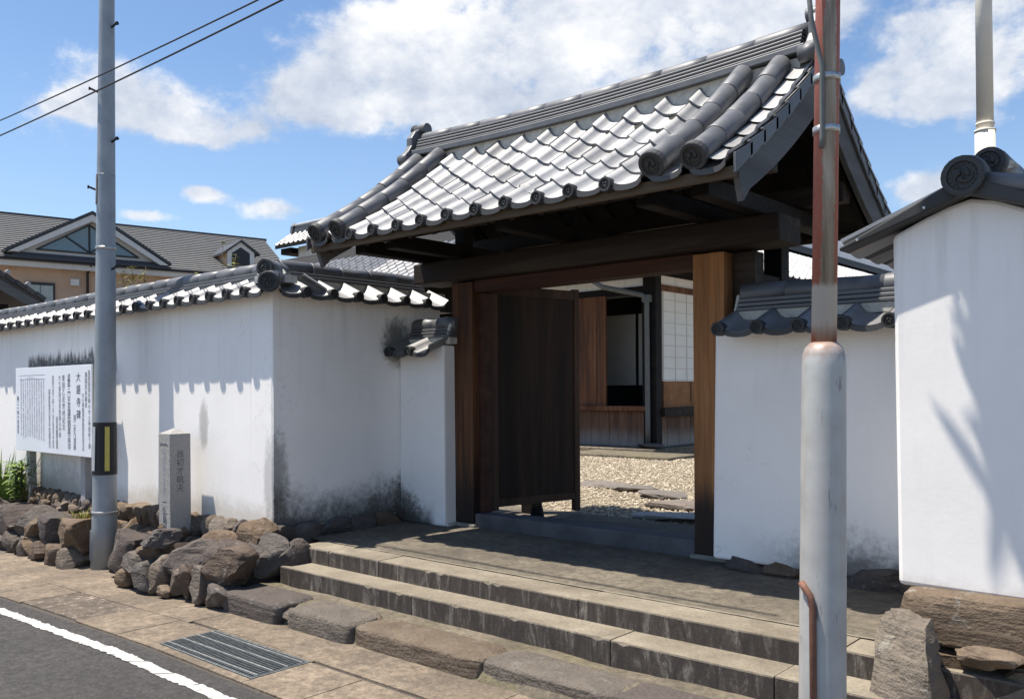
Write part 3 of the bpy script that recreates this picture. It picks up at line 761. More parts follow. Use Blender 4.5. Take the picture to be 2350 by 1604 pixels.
timber('inner_sill', -5.30, -3.0, 6.02, 6.20, .33, .43, M_THRESH, .012)
for x in (-5.62, -3.06): timber('rear_post', x, x+.15, 6.52, 6.67, .36, 2.9, M_DARKWOOD)
for x in (-5.58, -3.02): timber('tie_beam', x, x+.10, 5.84, 6.60, 2.30, 2.46, M_DARKWOOD)
for x in (-5.9, -5.50, -4.27, -3.04, -2.64): timber('cross_arm', x-.06, x+.06, 4.75, 6.62, 2.768, 2.885, M_DARKWOOD)
# door leaves
def door(hx, hy, fx, fy, lab, flip):
    d = Vector((fx-hx, fy-hy, 0)); L = d.length; d.normalize(); nrm = Vector((-d.y, d.x, 0))*flip
    mt = frame((hx, hy, 0), d, nrm*1.0) if False else Matrix(((d.x, nrm.x, 0, hx), (d.y, nrm.y, 0, hy), (0, 0, 1, 0), (0, 0, 0, 1)))
    root = part('door', G().box(.0, L, .0, .02, .56, 2.50), M_DOOR, gt, mtx=mt, label=lab)
    def sub(n, g, m, bev=.004): return part(n, g, m, root, bev)
    sub('stile', G().box(L-.065, L, -.03, .03, .42, 2.56), M_DOORF); sub('stile', G().box(0, .07, -.03, .03, .50, 2.56), M_DOORF)
    sub('rail', G().box(.0705, L-.0655, -.028, .028, 2.46, 2.545), M_DOORF); sub('rail', G().box(.0705, L-.0655, -.028, .028, .53, .60), M_DOORF)
    n = 9; w = (L-.137)/n
    for i in range(n): sub('plank', G().box(.071+i*w+.0015, .071+(i+1)*w-.0015, -.014-(i % 3)*.0015, -.0005, .6005, 2.4595), M_DOOR, .002)
    sub('lock', G().box(L*.42, L*.50, -.026, -.0145, 1.36, 1.40).box(L*.44, L*.47, -.024, -.0145, 1.26, 1.36), M_DARKWOOD)
    sub('latch_bar', G().box(.3, L-.2, -.022, -.016, 1.0, 1.012), M_BEAM)
    return root
door(-5.36, 5.80, -5.12, 6.80, 'dark weathered plank leaf standing open', -1)
door(-3.24, 5.83, -3.36, 6.80, 'plank leaf swung back behind the right post', 1)
part('door_stop', G().tube([(-5.19, 6.25, .37), (-5.19, 6.25, .50)], [.075, .055], 10), M_DARKWOOD, gt)

# roof section: z of the tile bed over y (front), mirrored behind
YE, YR, ZE, ZR = 4.34, 5.62, 2.835, 3.775
def roofz(y):
    yy = y if y <= YR else 2*YR-y
    t = (yy-YE)/(YR-YE); return ZE+(ZR-ZE)*t-.055*math.sin(math.pi*max(0, min(1, t)))
def rp(y, dz=0): return Vector((0, y, roofz(y)+dz))
# deck boards + rafters
for sgn in (1, -1):
    n = 8; g = G(); vs = []
    for i in range(n+1):
        y = YE+.045+(YR-YE-.045)*i/n; yy = y if sgn == 1 else 2*YR-y
        vs += [(GX[0]+.10, yy, roofz(y)-.045), (GX[1]-.10, yy, roofz(y)-.045), (GX[1]-.10, yy, roofz(y)-.08), (GX[0]+.10, yy, roofz(y)-.08)]
    fs = []
    for i in range(n):
        for k in range(4): fs.append((i*4+k, i*4+(k+1) % 4, (i+1)*4+(k+1) % 4, (i+1)*4+k))
    fs += [(3, 2, 1, 0), tuple(n*4+k for k in range(4))]
    g.add(vs, fs); deck = part('roof_deck', g, M_DARKWOOD, gt)
    if sgn == 1: roof = deck
    ye = YE+.03 if sgn == 1 else 2*YR-YE-.03
    part('eave_board', G().box(GX[0]+.06, GX[1]-.06, min(ye, ye-.0+sgn*.035), max(ye, ye+sgn*.035), ZE-.085, ZE-.022), M_EAVEB, gt, .004)
    for i in range(15):
        x = GX[0]+.20+(GX[1]-GX[0]-.40)*i/14
        ya, yb = YE+.08, YR-.03
        if sgn == -1: ya, yb = 2*YR-ya, 2*YR-yb
        part('rafter', G().bar((x, ya, roofz(ya)-.115), (x, yb, roofz(yb)-.115), .05, .065), M_DARKWOOD, gt)
for y, z, h in ((5.02, 2.98, .14), (2*YR-5.02, 2.98, .14), (YR, 3.53, .16)):
    part('purlin', G().box(GX[0]+.13, GX[1]-.13, y-.065, y+.065, z-h/2, z+h/2), M_BEAM, gt, .01)
for x in (-5.5, -4.27, -3.04): timber('king_post', x-.06, x+.06, YR-.06, YR+.06, 2.89, 3.448, M_DARKWOOD)
# bargeboards at both gables
for x in (GX[0]+.055, GX[1]-.095):
    for sgn in (1, -1):
        n = 8; up = []; lo = []
        for i in range(n+1):
            y = 4.40+(YR-.0-4.40)*i/n; dep = .185+.085*(i/n)
            z = roofz(y)-.055; yy = y if sgn == 1 else 2*YR-y
            up.append((x, yy, z)); lo.append((x, yy+(.07 if i == 0 else 0)*sgn, z-dep))
        part('bargeboard', G().prism(up+lo[::-1], (.04, 0, 0)), M_BARGE, gt, .004)
# pan tiles of the front slope, one mesh object each
NR, NC = 7, 14
def bed(t): y = YE+(YR-.105-YE)*t; return Vector((0, y, roofz(y)))
x_first = GX[0]+.085
for r_ in range(NR):
    a, c = bed(r_/NR), bed((r_+1)/NR); dirv = (c-a).normalized()
    for k in range(NC):
        o_ = Vector((x_first+k*PITCH+jit(.004), a.y+jit(.006), a.z+.012+jit(.004)))
        part('pan_tile', TM, None, roof, mtx=frame(o_, (1, jit(.012), jit(.012)), dirv))
        if r_ == 0:
            part('eave_apron', APRON, None, roof, mtx=frame(o_-dirv*.004, (1, 0, 0), (0, 1, 0)))
            if 2 <= k <= 11: part('eave_disc', DISC_S, None, roof, mtx=frame(o_-dirv*.036+Vector((0, 0, .006)), (1, 0, 0), (0, 1, 0)))
    # verge flaps hanging over the bargeboards, one to a course
    for s, x in ((-1, GX[0]+.028), (1, GX[1]-.052)):
        p0 = Vector((x, a.y, a.z+.01)); p1 = p0+dirv*((c-a).length+.04)
        g = G(); dn = Vector((0, 0, -.085))
        g.hexa([p0+dn*.95, p0+dn*.95+Vector((.02, 0, 0)), p1+dn*.78+Vector((.02, 0, 0)), p1+dn*.78, p0+Vector((0, 0, .03)), p0+Vector((.02, 0, .03)), p1+Vector((.02, 0, .008)), p1+Vector((0, 0, .008))])
        part('verge_tile', g, T_TILE2, roof, .004)
        if s == 1:   # curved cover that turns down over the verge
            gg = G(); vs = []
            for p, q in ((p0, .0), (p1, -.02)):
                for i in range(7):
                    u = i/6; vs.append(p+Vector((-.15+.165*u, 0, .028+q-.028*math.sin(math.pi*u)+.012*u)))
            gg.add(vs, [(i, i+1, 7+i+1, 7+i) for i in range(6)], True); part('verge_cover', gg, T_TILE, roof)
# back slope: same tiles joined, it cannot be seen from the street
g = G(); tv = [v.co.copy() for v in TM.vertices]; tf = [tuple(p.vertices) for p in TM.polygons]
for r_ in range(NR):
    a, c = bed(r_/NR), bed((r_+1)/NR); a = Vector((0, 2*YR-a.y, a.z+.012)); c = Vector((0, 2*YR-c.y, c.z+.012)); dirv = (c-a).normalized()
    for k in range(NC+1):
        mt = frame(Vector((x_first+k*PITCH+.02, a.y, a.z)), (-1, 0, 0), dirv)
        if x_first+k*PITCH > GX[0]+.2: g.add([mt @ v for v in tv], tf)
ob = part('back_tiles', g, T_TILE, gt); ob['kind'] = 'stuff'
for r_ in range(NR):
    a, c = bed(r_/NR), bed((r_+1)/NR); a = Vector((GX[1]-.052, 2*YR-a.y, a.z+.01)); c = Vector((GX[1]-.052, 2*YR-c.y, c.z+.01)); dv = (c-a).normalized(); c = a+dv*((c-a).length+.04)
    dn = Vector((0, 0, -.085)); w = Vector((.02, 0, 0))
    part('verge_tile', G().hexa([a+dn*.95, a+dn*.95+w, c+dn*.78+w, c+dn*.78, a+Vector((0, 0, .04)), a+w+Vector((0, 0, .04)), c+w+Vector((0, 0, .008)), c+Vector((0, 0, .008))]), T_TILE2, roof, .004)
# rolls down the slope near each verge
for x in (-5.915, -5.635, -2.70, -2.43):
    pts = [Vector((x, y, roofz(y)+.075)) for y in [YE-.02+(YR-.17-YE+.02)*i/10 for i in range(11)]]
    roll_segments(roof, pts, .07, .27, T_TILE2)
    d = (pts[1]-pts[0]).normalized()
    part('roll_disc', DISC_M, None, roof, mtx=frame(pts[0]-d*.03+Vector((0, 0, 0)), (1, 0, 0), d))
    pb = [Vector((p.x, 2*YR-p.y, p.z)) for p in pts]
    roll_segments(roof, pb, .07, .27, T_TILE2)
# mortar under the ridge, between ridge and top course
part('mortar_bed', G().box(GX[0]+.16, GX[1]-.16, YR-.128, YR+.128, 3.60, 3.74), M_CAP, roof)
# ridge: stacked courses with a gentle sag, then round cap tiles
def sag(x): t = (x-CXM)/(GX[1]-CXM); return .055*t*t
def ridge_layer(z, h, w, x0, x1, m, name):
    n = 16; rows = []
    for i in range(n+1):
        x = x0+(x1-x0)*i/n; s = sag(x)
        rows += [(x, YR-w, z+s+.006), (x, YR-w+.006, z+s), (x, YR+w, z+s), (x, YR+w, z+s+h), (x, YR-w+.005, z+s+h), (x, YR-w, z+s+h-.006)]
    g = G(); fs = []
    for i in range(n):
        for k in range(6): fs.append((i*6+k, i*6+(k+1) % 6, (i+1)*6+(k+1) % 6, (i+1)*6+k))
    fs += [(5, 4, 3, 2, 1, 0), tuple(n*6+k for k in range(6))]
    g.add(rows, fs); return part(name, g, m, roof)
z = 3.715
ridge_layer(z, .050, .170, GX[0]+.12, GX[1]-.12, T_TILE2, 'ridge_course'); z += .054
for k in range(4):
    ridge_layer(z, .019, .148-.011*k, GX[0]+.15, GX[1]-.15, T_TILE2, 'ridge_course'); z += .029
    ridge_layer(z-.0097, .0092, .130-.011*k, GX[0]+.15, GX[1]-.15, M_PIT, 'ridge_joint')
roll_segments(roof, [(x, YR, z+.006+sag(x)) for x in [GX[0]+.14+(GX[1]-GX[0]-.28)*i/20 for i in range(21)]], .066, .36, T_TILE2, 'ridge_cap')
# ridge-end ornaments
for s, x in ((-1, GX[0]+.10), (1, GX[1]-.10)):
    zt = 3.66+sag(x)
    prof = [(-.20, 0), (-.235, .06), (-.19, .10), (-.15, .16), (-.15, .23), (-.10, .30), (-.05, .33), (.05, .33), (.10, .30), (.15, .23), (.15, .16), (.19, .10), (.235, .06), (.20, 0)]
    part('ridge_end_tile', G().prism([(x, YR+a, zt+b_) for a, b_ in prof], (.075*s, 0, 0)), T_TILE2, roof, .012)
    roll_segments(roof, [(x-.06*s, YR, zt+.335), (x+.10*s, YR, zt+.34)], .052, .2, T_TILE2, 'ridge_end_roll')
    part('roll_disc', DISC_M, None, roof, mtx=frame((x+.12*s, YR, zt+.34), (0, s, 0), (-s, 0, 0)) @ Matrix.Scale(.68, 4))
    part('roll_disc', DISC_M, None, roof, mtx=frame((x+.10*s, YR, zt+.11), (0, s, 0), (-s, 0, 0)))
    for q in (-1, 1): part('ridge_end_curl', G().tube([(x-.03*s, YR+.20*q, zt+.02), (x+.09*s, YR+.20*q, zt+.02)], .055, 14), T_TILE2, roof)

# ================================================================== RIGHT GABLE-ENDED WALL
pl_rg = plaster('plaster_gable', [low_mould(.62, .12, .5, col=(.40, .36, .30))])
gw = thing('gable_wall', 'thick plaster wall end with gabled tile coping on big boulders', 'wall', (-1.03, 5, 0))
g = G(); prof = [(-1.35, .665), (-.71, .66), (-.70, 2.30), (-.80, 2.365), (-.92, 2.42), (-1.03, 2.445), (-1.13, 2.42), (-1.24, 2.375), (-1.37, 2.315)]
g.prism([(x, 4.30-(2.3-min(z, 2.3))*.006, z) for x, z in prof], (0, 3.6, 0)); part('plaster', g, pl_rg, gw, .022)
# roof slabs
for s in (-1, 1):
    a = (-1.03, 2.45); e = (-1.03+.56*s, 2.255)
    g = G().hexa([(a[0], 4.215, a[1]), (e[0], 4.215, e[1]), (e[0], 7.9, e[1]), (a[0], 7.9, a[1]), (a[0], 4.215, a[1]+.085), (e[0], 4.215, e[1]+.018), (e[0], 7.9, e[1]+.018), (a[0], 7.9, a[1]+.085)])
    part('roof_slab', g, T_DARK, gw, .008)
    for i in range(13):
        p = Vector((e[0]+.0*s, 4.28+i*PITCH+(0 if s == -1 else PITCH), e[1]+.028)); dv = Vector((a[0]-e[0], 0, a[1]-e[1]+.05))
        ax = (0, -1, 0) if s == -1 else (0, 1, 0)
        part('roof_tile', TMW, None, gw, mtx=frame(p if s == 1 else p+Vector((0, PITCH, 0)), ax, dv.normalized()) @ Matrix.Scale(dv.length/.30*.9, 4, (0, 1, 0)))
for x, z in ((-1.50, 2.30), (-1.20, 2.41)): part('nail', G().tube([(x, 4.205, z), (x, 4.217, z)], .006, 8), M_STEEL, gw)
roll_segments(gw, [(-1.03, 4.24, 2.545), (-1.03, 7.8, 2.545)], .075, .32, T_TILE2, 'ridge_cap')
part('ridge_disc', disc_mesh(.090, .05), T_DARK, gw, mtx=frame((-1.035, 4.185, 2.525), (1, 0, 0), (0, 1, 0)))
roll_segments(gw, [(-.965, 4.38, 2.60), (-.965, 7.8, 2.60)], .068, .3, T_TILE2, 'ridge_cap')
part('ridge_disc', disc_mesh(.070, .05), T_DARK, gw, mtx=frame((-.965, 4.34, 2.60), (1, 0, 0), (0, 1, 0)))
rock_obj('mortar_lump', (-.91, 4.42, 2.585), (.09, .10, .055), 77, M_CAP, gw, 3, 4, .8, .2)
part('roll_side', G().tube([(-.97, 4.26, 2.50), (-.55, 4.26, 2.40)], .045, 12), T_TILE2, gw)
M_SAND = rock('sandstone', (0.2282, 0.1755, 0.1316), (0.4212, 0.351, 0.2545), .35)
M_CAPST = rock('lichen_capstone', (0.1105, 0.0858, 0.0702), (0.195, 0.1586, 0.13), .55)
for (c, s, sd, m, bl, fc) in (((-.86, 4.44, .558), (.94, .62, .245), 51, M_CAPST, .22, 0), ((-1.225, 4.04, .30), (.33, .40, .60), 52, M_SAND, .42, 3),
                          ((-1.13, 4.30, .20), (.36, .36, .60), 53, M_ROCK3, .4, 2), ((-.80, 4.26, .20), (.50, .56, .50), 54, M_SAND, .42, 3),
                          ((-.95, 4.20, .435), (.34, .34, .10), 55, M_ROCK2, .45, 3), ((-.40, 4.25, .25), (.5, .5, .6), 56, M_SAND, .45, 3), ((-1.03, 4.1, .02), (.5, .4, .26), 57, M_ROCK3, .5, 3)):
    rock_obj('base_boulder', c, s, sd, m, gw, 4, fc, bl, .09, rot=0)

part('foundation', G().box(-1.25, -.76, 4.62, 7.86, -.1, .672), M_LEDGE, gw, .02)
rs = random.Random(61); y = 4.62; i = 0
while y < 7.8:
    w = rs.uniform(.32, .5)
    for zz, hh in ((.50, .34), (.17, .4)): rock_obj('base_boulder', (-.74+rs.uniform(-.02, .02), y+w/2, zz), (.26, w*1.05, hh), 900+i, M_SAND if rs.random() < .6 else M_ROCK2, gw, 3, 5, .5, .09, rot=0); i += 1
    y += w
struct('side_yard', sheet(-.62, 14, 3.98, 16, 20, 16, lambda x, y: .01), M_EARTH)
part('footing', G().box(-24, -12.3, 3.98, 4.44, -.3, .46), M_LEDGE, lw, .02)
# ================================================================== BOULDERS
M_SOILD = ground_mat('dark_soil', (.028, .021, .017), (.055, .042, .033), .3, (.12, .09, .07), .6, bump=1.0)
bw = thing('boulder_edging', 'rough brown boulders heaped under the stone marker beside the steps', 'rocks', (-6.6, 3.6, 0))
B = [(-7.80, 3.66, .14, .56, .42, .42, M_ROCK3), (-7.10, 3.52, .27, .46, .34, .24, M_ROCK3), (-6.92, 3.48, .40, .34, .30, .16, M_ROCK3), (-6.55, 3.55, .27, .56, .42, .30, M_ROCK), (-6.12, 3.62, .30, .46, .4, .26, M_ROCK),
     (-5.94, 3.52, .25, .44, .38, .38, M_ROCK), (-7.35, 3.42, .04, .26, .22, .20, M_ROCK), (-6.96, 3.40, .10, .30, .24, .26, M_ROCK3), (-7.12, 3.40, .16, .30, .24, .2, M_ROCK), (-6.76, 3.42, .12, .20, .22, .34, M_ROCK2),
     (-6.49, 3.45, .11, .17, .2, .27, M_ROCK2), (-6.35, 3.42, .12, .17, .2, .29, M_ROCK), (-6.16, 3.43, .13, .24, .22, .30, M_ROCK2), (-6.62, 3.38, .02, .15, .15, .09, M_ROCK2), (-5.88, 3.44, .075, .34, .26, .23, M_ROCK),
     (-6.38, 3.72, .36, .3, .3, .22, M_ROCK), (-5.98, 3.86, .28, .34, .32, .38, M_ROCK3), (-5.86, 4.02, .22, .26, .3, .42, M_ROCK3), (-6.20, 3.93, .42, .34, .3, .3, M_ROCK), (-7.5, 3.86, .3, .5, .3, .34, M_ROCK3), (-6.4, 3.86, .27, .4, .3, .3, M_ROCK),
     (-6.72, 3.9, .2, .4, .3, .26, M_ROCK3)]
part('packing_earth', sheet(-7.95, -5.80, 3.50, 4.06, 40, 10, lambda x, y: -.02+.30*max(0, min(1, (y-3.50)/.14))*max(0, min(1, (-5.80-x)/.2))+.03*mnoise.noise(Vector((x*5, y*5, 7)))), M_SOILD, bw)
for i, (x, y, z, sx, sy, sz, m) in enumerate(B): rock_obj('boulder', (x, y, z), (sx*1.0, sy*.95, sz*1.0), 400+i*7, m, bw, 4, 4, .56, .11)
pw = thing('planter_wall', 'low dry-stone planter wall of dark boulders below the notice board', 'rocks', (-10, 3.6, -.1))
rs = random.Random(8); x = -12.6; i = 0
while x < -8.98:
    w = rs.uniform(.34, .52); rock_obj('boulder', (x+w/2, 3.64, .20+rs.uniform(-.02, .02)), (w*1.1, .42, .34), 500+i, M_ROCK3 if rs.random() < .5 else M_ROCK, pw, 4, 3, .45, .09); x += w*.94; i += 1
x = -12.6
while x < -8.84:
    w = rs.uniform(.14, .30); rock_obj('boulder', (x+w/2, 3.54, .0+rs.uniform(-.03, .02)), (w*1.12, .3, .24), 600+i, M_ROCK2 if rs.random() < .55 else M_ROCK, pw, 3, 3, .55, .10); x += w*.93; i += 1
for i, (x, w) in enumerate(((-8.50, .40), (-8.12, .40), (-7.95, .3))):
    rock_obj('boulder', (x, 4.0, .10), (w, .26, .42), 650+i, M_ROCK3, pw, 3, 5, .65, .12)
struct('planter_soil', sheet(-13, -5.95, 3.62, 4.1, 120, 8, lambda x, y: .25+.05*min(1, (y-3.6)/.3)+.025*mnoise.noise(Vector((x*3, y*3, 1)))-.20*max(0, min(1, (x+9.1)/.4))-.45*max(0, min(1, (3.74-y)/.1))), M_SOIL)
for i in range(9):
    x = -10.9+i*.24+jit(.08); rock_obj('boulder', (x, 3.93+jit(.05), .34+jit(.02)), (.12+abs(jit(.08)), .12, .12), 680+i, M_ROCK2, pw, 3, 4, .85, .08)

# ================================================================== STONE MARKER
mk = thing('stone_marker', 'square grey granite marker post with carved inscription before the white wall', 'marker', (-7.4, 3.86, .2))
x0, x1, y0, y1 = -7.505, -7.30, 3.755, 3.95
part('shaft', G().box(x0, x1, y0, y1, .1, 1.225), M_GRAN, mk, .004)
part('cap', G().add([(x0, y0, 1.2255), (x1, y0, 1.2255), (x1, y1, 1.2255), (x0, y1, 1.2255), ((x0+x1)/2, (y0+y1)/2, 1.275)], [(0, 1, 4), (1, 2, 4), (2, 3, 4), (3, 0, 4), (3, 2, 1, 0)]), M_GRAN, mk)
FONTM = {}
def lettering(text, size, pos, rot, m, parent, line=1.15, weight=0.0, name='lettering', sx=1.0):
    cu = bpy.data.curves.new('t', 'FONT'); cu.body = '\n'.join(text); cu.size = size; cu.align_x = 'CENTER'; cu.align_y = 'TOP'; cu.space_line = line; cu.offset = weight; cu.resolution_u = 2
    to = bpy.data.objects.new('t', cu); COL.objects.link(to)
    dg = bpy.context.evaluated_depsgraph_get(); me = bpy.data.meshes.new_from_object(to.evaluated_get(dg))
    bpy.data.objects.remove(to); bpy.data.curves.remove(cu)
    me.materials.clear()
    return part(name, me, m, parent, mtx=Matrix.Translation(pos) @ rot @ Matrix.Scale(sx, 4, (1, 0, 0)))
ROT_F = Matrix.Rotation(R(90), 4, 'X'); ROT_X = Matrix.Rotation(R(90), 4, 'Z') @ Matrix.Rotation(R(90), 4, 'X')
lettering('昌初才眺夫', .075, (x1+.0015, 3.85, 1.08), ROT_X, M_INK, mk, 1.0)
lettering('一仏島参燈', .085, (-7.40, y0-.0015, .66), ROT_F, M_INK, mk, .92, .001)
lettering('之文己巳辛千々年四〇', .045, (-7.40, y0-.0015, 1.10), ROT_F, M_INK2, mk, .95)
part('mountain_mark', G().prism([(-7.485, y0-.002, 1.125), (-7.45, y0-.002, 1.15), (-7.42, y0-.002, 1.137), (-7.375, y0-.002, 1.145), (-7.325, y0-.002, 1.125), (-7.40, y0-.002, 1.128)], (0, .0015, 0)), M_INK, mk)

# ================================================================== NOTICE BOARD
nbd = thing('notice_board', 'white notice board covered in vertical writing on two grey posts', 'notice board', (-10.1, 3.9, .25))
bx0, bx1, bz0, bz1, by = -11.17, -9.10, .93, 1.885, 3.85
part('panel', G().box(bx0, bx1, by, by+.035, bz0, bz1), M_BOARD, nbd, .003)
part('panel_edge', G().box(bx1+.0005, bx1+.02, by+.004, by+.10, bz0, bz1), M_BOARDE, nbd)
part('panel_back', G().box(bx0+.01, bx1-.001, by+.0355, by+.095, bz0+.01, bz1-.01), M_BOARDE, nbd)
for x in (-11.13, -9.62): part('post', G().box(x, x+.11, by+.036+.06, by+.17, .15, 1.8), M_BPOST, nbd, .005)
yt = by-.0015
cols = [(-9.16, .06, '国国国国吉典の守土地田所了部', .058, 0), (-9.235, .08, '藩国家長藤民', .062, 0), (-9.31, .30, '守士伊国領林番西松記念会', .055, 0), (-9.42, .08, '大語寺碑', .105, .0008),
        (-9.52, .52, '鴻二木乃澤藤', .07, 0), (-9.66, .09, '遺墨三口大茶講所明屋空所中', .082, 0), (-9.80, .10, '寄田乙近世材記念', .075, 0), (-9.90, .10, '大七里田目家西国山中事', .062, 0),
        (-9.98, .55, '同百姓鷹狩帰還', .058, 0), (-10.08, .10, '西国日山年三田一日二月石里目文中所目', .05, 0), (-10.18, .25, '田目所西里日山年石文中国寺目川', .055, 0), (-11.10, .33, '番二一年十月吉日', .055, .001)]
for x, dz, s_, h, w in cols: lettering(s_, h, (x, yt, bz1-dz), ROT_F, M_INK, nbd, min(1.0 if h < .1 else 1.25, (bz1-dz-bz0-.06)/(len(s_)*h)), w)
rs = random.Random(2); base = '西国本所年月田中山川石原村上下大小木林高野寺社人家道前後東南北文化史記'
for i in range(11):
    x = -10.34-i*.066; s_ = ''.join(rs.choice(base) for _ in range(19)); lettering(s_, .042, (x, yt, bz1-.10-rs.uniform(0, .05)), ROT_F, M_INK2, nbd, .86)
for z in (bz1-.085, bz1-.13): part('ruled_line', G().box(-11.05, -10.30, yt-.0003, yt+.001, z-.002, z), M_INK2, nbd)

# ================================================================== UTILITY POLE (left)
up_ = thing('utility_pole', 'tall galvanised steel utility pole with black and yellow guard strip', 'pole', (-8.486, 3.699, -.095))
def plx(z): t = (z+.095)/5.47; return -8.486+.045*t, 3.699+.04*t
def plr(z):
    tb = [(-.1, .125), (.45, .112), (1.3, .100), (3.0, .087), (5.4, .069), (7.2, .056)]
    for (a, b_), (c, d) in zip(tb, tb[1:]):
        if z <= c: return b_+(d-b_)*(z-a)/(c-a)
    return tb[-1][1]
zs = [-.12, .3, .45, .9, 1.3, 2, 3, 4, 5.4, 7.2]
part('shaft', G().tube([(*plx(z), z) for z in zs], [plr(z) for z in zs], 28), M_GALV, up_)
for z in (.45, 2.98): part('clamp_band', G().tube([(*plx(z-.012), z-.012), (*plx(z+.012), z+.012)], [plr(z)+.006]*2, 28), M_STEEL, up_)
for z in (3.68,): part('clamp_band', G().tube([(*plx(z-.004), z-.004), (*plx(z+.004), z+.004)], [plr(z)+.002]*2, 28), M_GALV, up_)
RT = Vector((.751, .66, 0)); FW = Vector((-.66, .751, 0))
for z, s in ((5.09, 1), (4.47, -1), (3.99, 1), (3.53, -1), (2.77, 1)):
    c = Vector((*plx(z), z)); d = (RT*s*.9 - FW*.45).normalized(); a = c+d*(plr(z)-.01); b_ = a+d*.075+Vector((0, 0, .028))
    part('step_bolt', G().tube([a, b_, b_+d*.006], [.010, .010, .016], 8).tube([b_, b_+d*.014], [.018, .018], 8), M_BLACK, up_)
def sleeve_patch(a0, a1, z0, z1, dr, m, name, parent):
    """curved plate hugging the pole"""
    g = G(); n = 14; vs = []
    for z in (z0, z1):
        for rr in (dr, dr+.005):
            for i in range(n+1):
                a = a0+(a1-a0)*i/n; c = plx(z); q = plr(z)+rr; d = RT*math.sin(a)-FW*math.cos(a)
                vs.append((c[0]+d.x*q, c[1]+d.y*q, z))
    k = n+1; fs = []
    for i in range(n):
        fs += [(k+i, k+i+1, 3*k+i+1, 3*k+i), (i, 2*k+i, 2*k+i+1, i+1), (2*k+i, 3*k+i, 3*k+i+1, 2*k+i+1), (i, i+1, k+i+1, k+i)]
    fs += [(0, k, 3*k, 2*k), (n, 2*k+n, 3*k+n, k+n)]
    g.add(vs, fs); return part(name, g, m, parent)
gs = sleeve_patch(-1.75, 1.75, .81, 1.31, .002, M_BLACK, 'guard_strip', up_)
sleeve_patch(-.80, -.42, .85, 1.27, .0085, M_SILV, 'stripe', gs); sleeve_patch(.42, .78, .85, 1.27, .0085, M_YEL, 'stripe', gs); sleeve_patch(-1.5, -.95, .83, 1.10, .0085, M_SILV, 'stripe', gs)
for z in (.85, 1.06, 1.27):
    c = Vector((*plx(z), z)); part('fastener', G().tube([c+RT*(plr(z)+.002), c+RT*(plr(z)+.02)], .009, 8), M_SILV, gs)
sleeve_patch(-1.5, -.75, 3.40, 3.68, .004, M_BPOST, 'number_plate', up_)
c = Vector((*plx(.12), .12)); part('ground_conduit', G().bar(c-RT*.125+Vector((0, 0, -.14)), c-RT*.122+Vector((0, 0, .15)), .022, .03), M_BPOST, up_)
# overhead wires
for i, (za, zb, r_) in enumerate(((4.66, 4.47, .0065), (4.49, 4.375, .0075))):
    xa, xb = -10.86, (-5.58 if i == 0 else -5.27); pts = []
    for k in range(41):
        x = -40+36.8*k/40; t = (x-xa)/(xb-xa); z = za+(zb-za)*t + .0022*(x+7.6)**2
        pts.append((x, 3.60, z))
    o = part('overhead_wire', G().tube(pts, r_, 6), M_BLACK); tag(o, ('upper' if i == 0 else 'lower')+' black overhead wire passing in front of the steel utility pole', 'wire')

# ================================================================== RIGHT PIPE POLE
rp_ = thing('pipe_pole', 'slim red and grey weathered pipe pole in a thick grey steel sleeve', 'pole', (-1.068, 2.655, 0))
part('sleeve', G().tube([(-1.068, 2.655, -.05), (-1.064, 2.659, .6), (-1.055, 2.667, 1.66), (-1.055, 2.667, 1.70), (-1.055, 2.667, 1.722), (-1.055, 2.667, 1.738)], [.0715, .0705, .066, .064, .056, .040], 32), M_SLEEVE, rp_)
part('pipe', G().tube([(-1.055, 2.667, 1.7), (-1.040, 2.681, 2.8), (-1.03, 2.69, 3.5)], [.0378, .0365, .036], 28), M_RUST, rp_)
for z in (2.554, 2.394):
    t = (z-1.7)/1.1; c = Vector((-1.055+.015*t, 2.667+.014*t, z)); part('strap', G().tube([c-Vector((0, 0, .011)), c+Vector((0, 0, .011))], .0405, 28), M_STEEL, rp_)
# drop cable strapped to the pipe
pts = [Vector((-1.04, 2.67, 2.95))-RT*.075-FW*.02, Vector((-1.043, 2.672, 2.72))-RT*.055-FW*.03, Vector((-1.045, 2.674, 2.58))-RT*.026-FW*.038, Vector((-1.048, 2.67, 2.36))-RT*.022-FW*.038, Vector((-1.05, 2.67, 2.33))-RT*.022-FW*.036]
part('cable', G().tube(pts, .008, 8), M_PIPEG, rp_)
c0 = Vector((-1.062, 2.660, 0))
pts = [c0-RT*.072-FW*.02+Vector((0, 0, 1.0)), c0-RT*.066-FW*.035+Vector((0, 0, .985)), c0-RT*.055-FW*.05+Vector((0, 0, .965)), c0-RT*.05-FW*.056+Vector((0, 0, .93)), c0-RT*.05-FW*.060+Vector((0, 0, .03))]
part('conduit', G().tube(pts, .0105, 10), simple('brown_conduit', (.16, .075, .05), .3, 16, .6), rp_)
# cream pole behind the gable wall
cp = thing('painted_pole', 'smooth cream painted pole rising behind the gable wall', 'pole', (-1.4, 6.22, 0))
part('shaft', G().tube([(-1.4, 6.22, 0), (-1.4, 6.22, 3.24)], [.062, .060], 24), M_CREAM, cp)
part('shaft', G().tube([(-1.4, 6.22, 3.2405), (-1.41, 6.22, 5.2)], [.050, .047], 24), M_CREAM, cp)
for z in (3.23, 3.275): part('ring', G().tube([(-1.4, 6.22, z), (-1.4, 6.22, z+.012)], .0635-(.008 if z > 3.25 else 0), 24), M_CREAM, cp)

